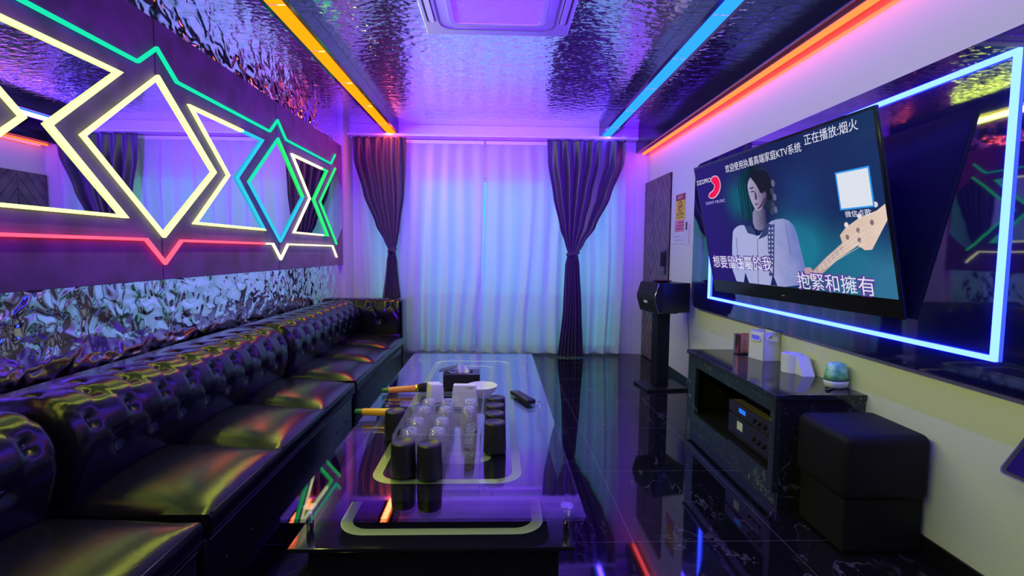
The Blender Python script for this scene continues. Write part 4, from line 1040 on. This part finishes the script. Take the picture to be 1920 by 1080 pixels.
# ------------------------------------------------------------------ notices on the right wall
WN = XR - .001
def sheet(name, label, cat, y0, y1, z0, z1, mat):
    t = thing(name, label, cat, (WN, (y0 + y1) / 2, z0)); bm = bmn(); box(bm, -.002, 0, -(y1 - y0) / 2, (y1 - y0) / 2, 0, z1 - z0); obj('sheet', bm, mat, t); return t
FW = Matrix(((0, 0, -1, 0), (-1, 0, 0, 0), (0, 1, 0, 0), (0, 0, 0, 1)))   # text facing -x
m_ink = PM('notice_ink', (.05, .03, .04), .6); m_redink = PM('notice_red', (.45, .03, .05), .6)
t = sheet('no_smoking_sign', 'yellow no smoking sign with a red top band on the wall by the door', 'sign', 4.44, 4.67, 1.455, 1.685, PM('yellow_paper', (.80, .58, .03), .6))
bm = bmn(); box(bm, -.0032, -.002, -.115, .115, .175, .23); obj('red_band', bm, PM('red_band', (.32, .02, .05), .6), t)
text('band_text', '温馨提示', .035, PM('band_white', (.7, .5, .5), .6), t, Matrix.Translation((-.0036, .075, .19)) @ FW, .0002, width=.15)
bm = bmn(); ring_prism(bm, [(.052 * math.cos(k * PI / 16), .118 + .052 * math.sin(k * PI / 16)) for k in range(32)], [(.042 * math.cos(k * PI / 16), .118 + .042 * math.sin(k * PI / 16)) for k in range(32)], lambda p, q, d: (-d, p, q), .002, .003); obj('red_ring', bm, m_redink, t)
bm = bmn(); prism(bm, [(-.036, .148), (-.030, .154), (.036, .088), (.030, .082)], lambda p, q, d: (-d, p, q), .0022, .0032); obj('red_slash', bm, m_redink, t)
bm = bmn(); box(bm, -.0028, -.002, -.03, .022, .112, .124); box(bm, -.0028, -.002, .024, .032, .112, .124); tube(bm, [(-.0026, -.03, .13), (-.0026, -.024, .14), (-.0026, -.03, .15)], .0025, 6); obj('cigarette_symbol', bm, m_ink, t)
text('sign_text', '禁止吸烟', .026, m_ink, t, Matrix.Translation((-.0024, .085, .040)) @ FW, .0002, width=.17)
text('sign_text', 'NO SMOKING', .018, m_ink, t, Matrix.Translation((-.0024, .075, .015)) @ FW, .0002, width=.15)
t = sheet('pink_notice', 'pink printed notice stuck right below the yellow sign', 'notice', 4.45, 4.68, 1.345, 1.450, PM('pink_paper', (.75, .25, .36), .6))
for k in range(3):
    bm = bmn(); box(bm, -.0026, -.002, -.095, .09 - .03 * k, .022 + .028 * k, .032 + .028 * k); obj('print_line', bm, m_redink, t)
t = sheet('white_notice', 'white sheet below the pink notice on the wall', 'notice', 4.44, 4.73, 1.235, 1.340, PM('pale_paper', (.70, .70, .72), .7))
bm = bmn(); box(bm, -.0026, -.002, -.11, .09, .03, .036); box(bm, -.0026, -.002, -.05, .11, .065, .071); obj('print_line', bm, PM('grey_ink', (.35, .35, .4), .6), t)
t = sheet('narrow_notice', 'narrow white strip with red print, right of the pink notice', 'notice', 4.30, 4.415, 1.215, 1.445, PM('strip_paper', (.74, .66, .70), .7))
bm = bmn(); box(bm, -.0026, -.002, -.035, -.028, .02, .19); obj('red_line', bm, m_redink, t)
bm = bmn(); box(bm, -.0026, -.002, .015, .05, .14, .21); obj('dark_patch', bm, m_ink, t)

# ------------------------------------------------------------------ song selection touch screen at the right edge
t = thing('touch_screen', 'slanted touch screen for song choice at the right edge of the photo', 'touch screen', (1.50, .972, 0))
ang = math.radians(54); Rt = Matrix.Rotation(-ang, 4, 'Y')
Mt = Matrix.Translation((0, 0, .508)) @ Rt
fx = lambda p, q, d: Mt @ Vector((p, q, d))
bm = bmn(); prism(bm, rrect(0, .21, -.445, .445, .02, 5), fx, -.018, .0); obj('screen_case', bm, m_dark_plastic, t)
bm = bmn(); ring_prism(bm, rrect(-.001, .211, -.446, .446, .021, 5), rrect(.003, .207, -.442, .442, .018, 5), fx, -.012, .0006); obj('silver_rim', bm, m_chrome, t)
bm = bmn(); prism(bm, rrect(.012, .198, -.43, .43, .008, 4), fx, .0, .001); s = obj('screen_glass', bm, EM('console_screen', (.012, .006, .10), 1.0), t)
m_ic = EM('console_icon', (.25, .30, .75), 1.0)
for k in range(6):
    bm = bmn(); prism(bm, rrect(.03, .055, .36 - .13 * k - .05, .36 - .13 * k, .008, 4), fx, .001, .0015); obj('icon', bm, m_ic, s)
    bm = bmn(); prism(bm, rrect(.12, .15, .36 - .13 * k - .07, .36 - .13 * k, .01, 4), fx, .001, .0015); obj('icon', bm, m_ic, s)
bm = bmn(); cyl(bm, (.08, 0, .02), (.08, 0, .57), .025, n=20); obj('post', bm, m_dark_plastic, t)
bm = bmn(); cyl(bm, (.0, 0, 0), (.0, 0, .02), .15, .14, 32); obj('foot', bm, m_dark_plastic, t)

# ------------------------------------------------------------------ made-up fitting for the added fill lamp behind the camera
for (n_, l_, t_g, s_, p_, c_, sp_), lab in zip(LAMPS, ('added violet fill lamp on a wall arm behind the camera',)):
    d_ = (Vector(t_g) - Vector(l_)).normalized()
    t = thing('added_fill_lamp', lab, 'lamp', l_)
    t.matrix_world = Matrix.Translation(l_) @ d_.to_track_quat('Z', 'Y').to_matrix().to_4x4()
    bm = bmn(); lathe(bm, [(s_ / 2 + .005, .02), (s_ / 2 + .012, .02), (s_ / 2 + .012, -.10), (s_ / 2 - .03, -.16), (0, -.16)], 28); obj('lamp_can', bm, m_matte_black, t)
    bm = bmn(); inv = t.matrix_world.inverted(); tube(bm, [inv @ Vector(l_) + Vector((0, 0, -.15)), inv @ Vector((l_[0], YF + .01, l_[2] + .1))], .015, 8); obj('wall_arm', bm, m_matte_black, t)
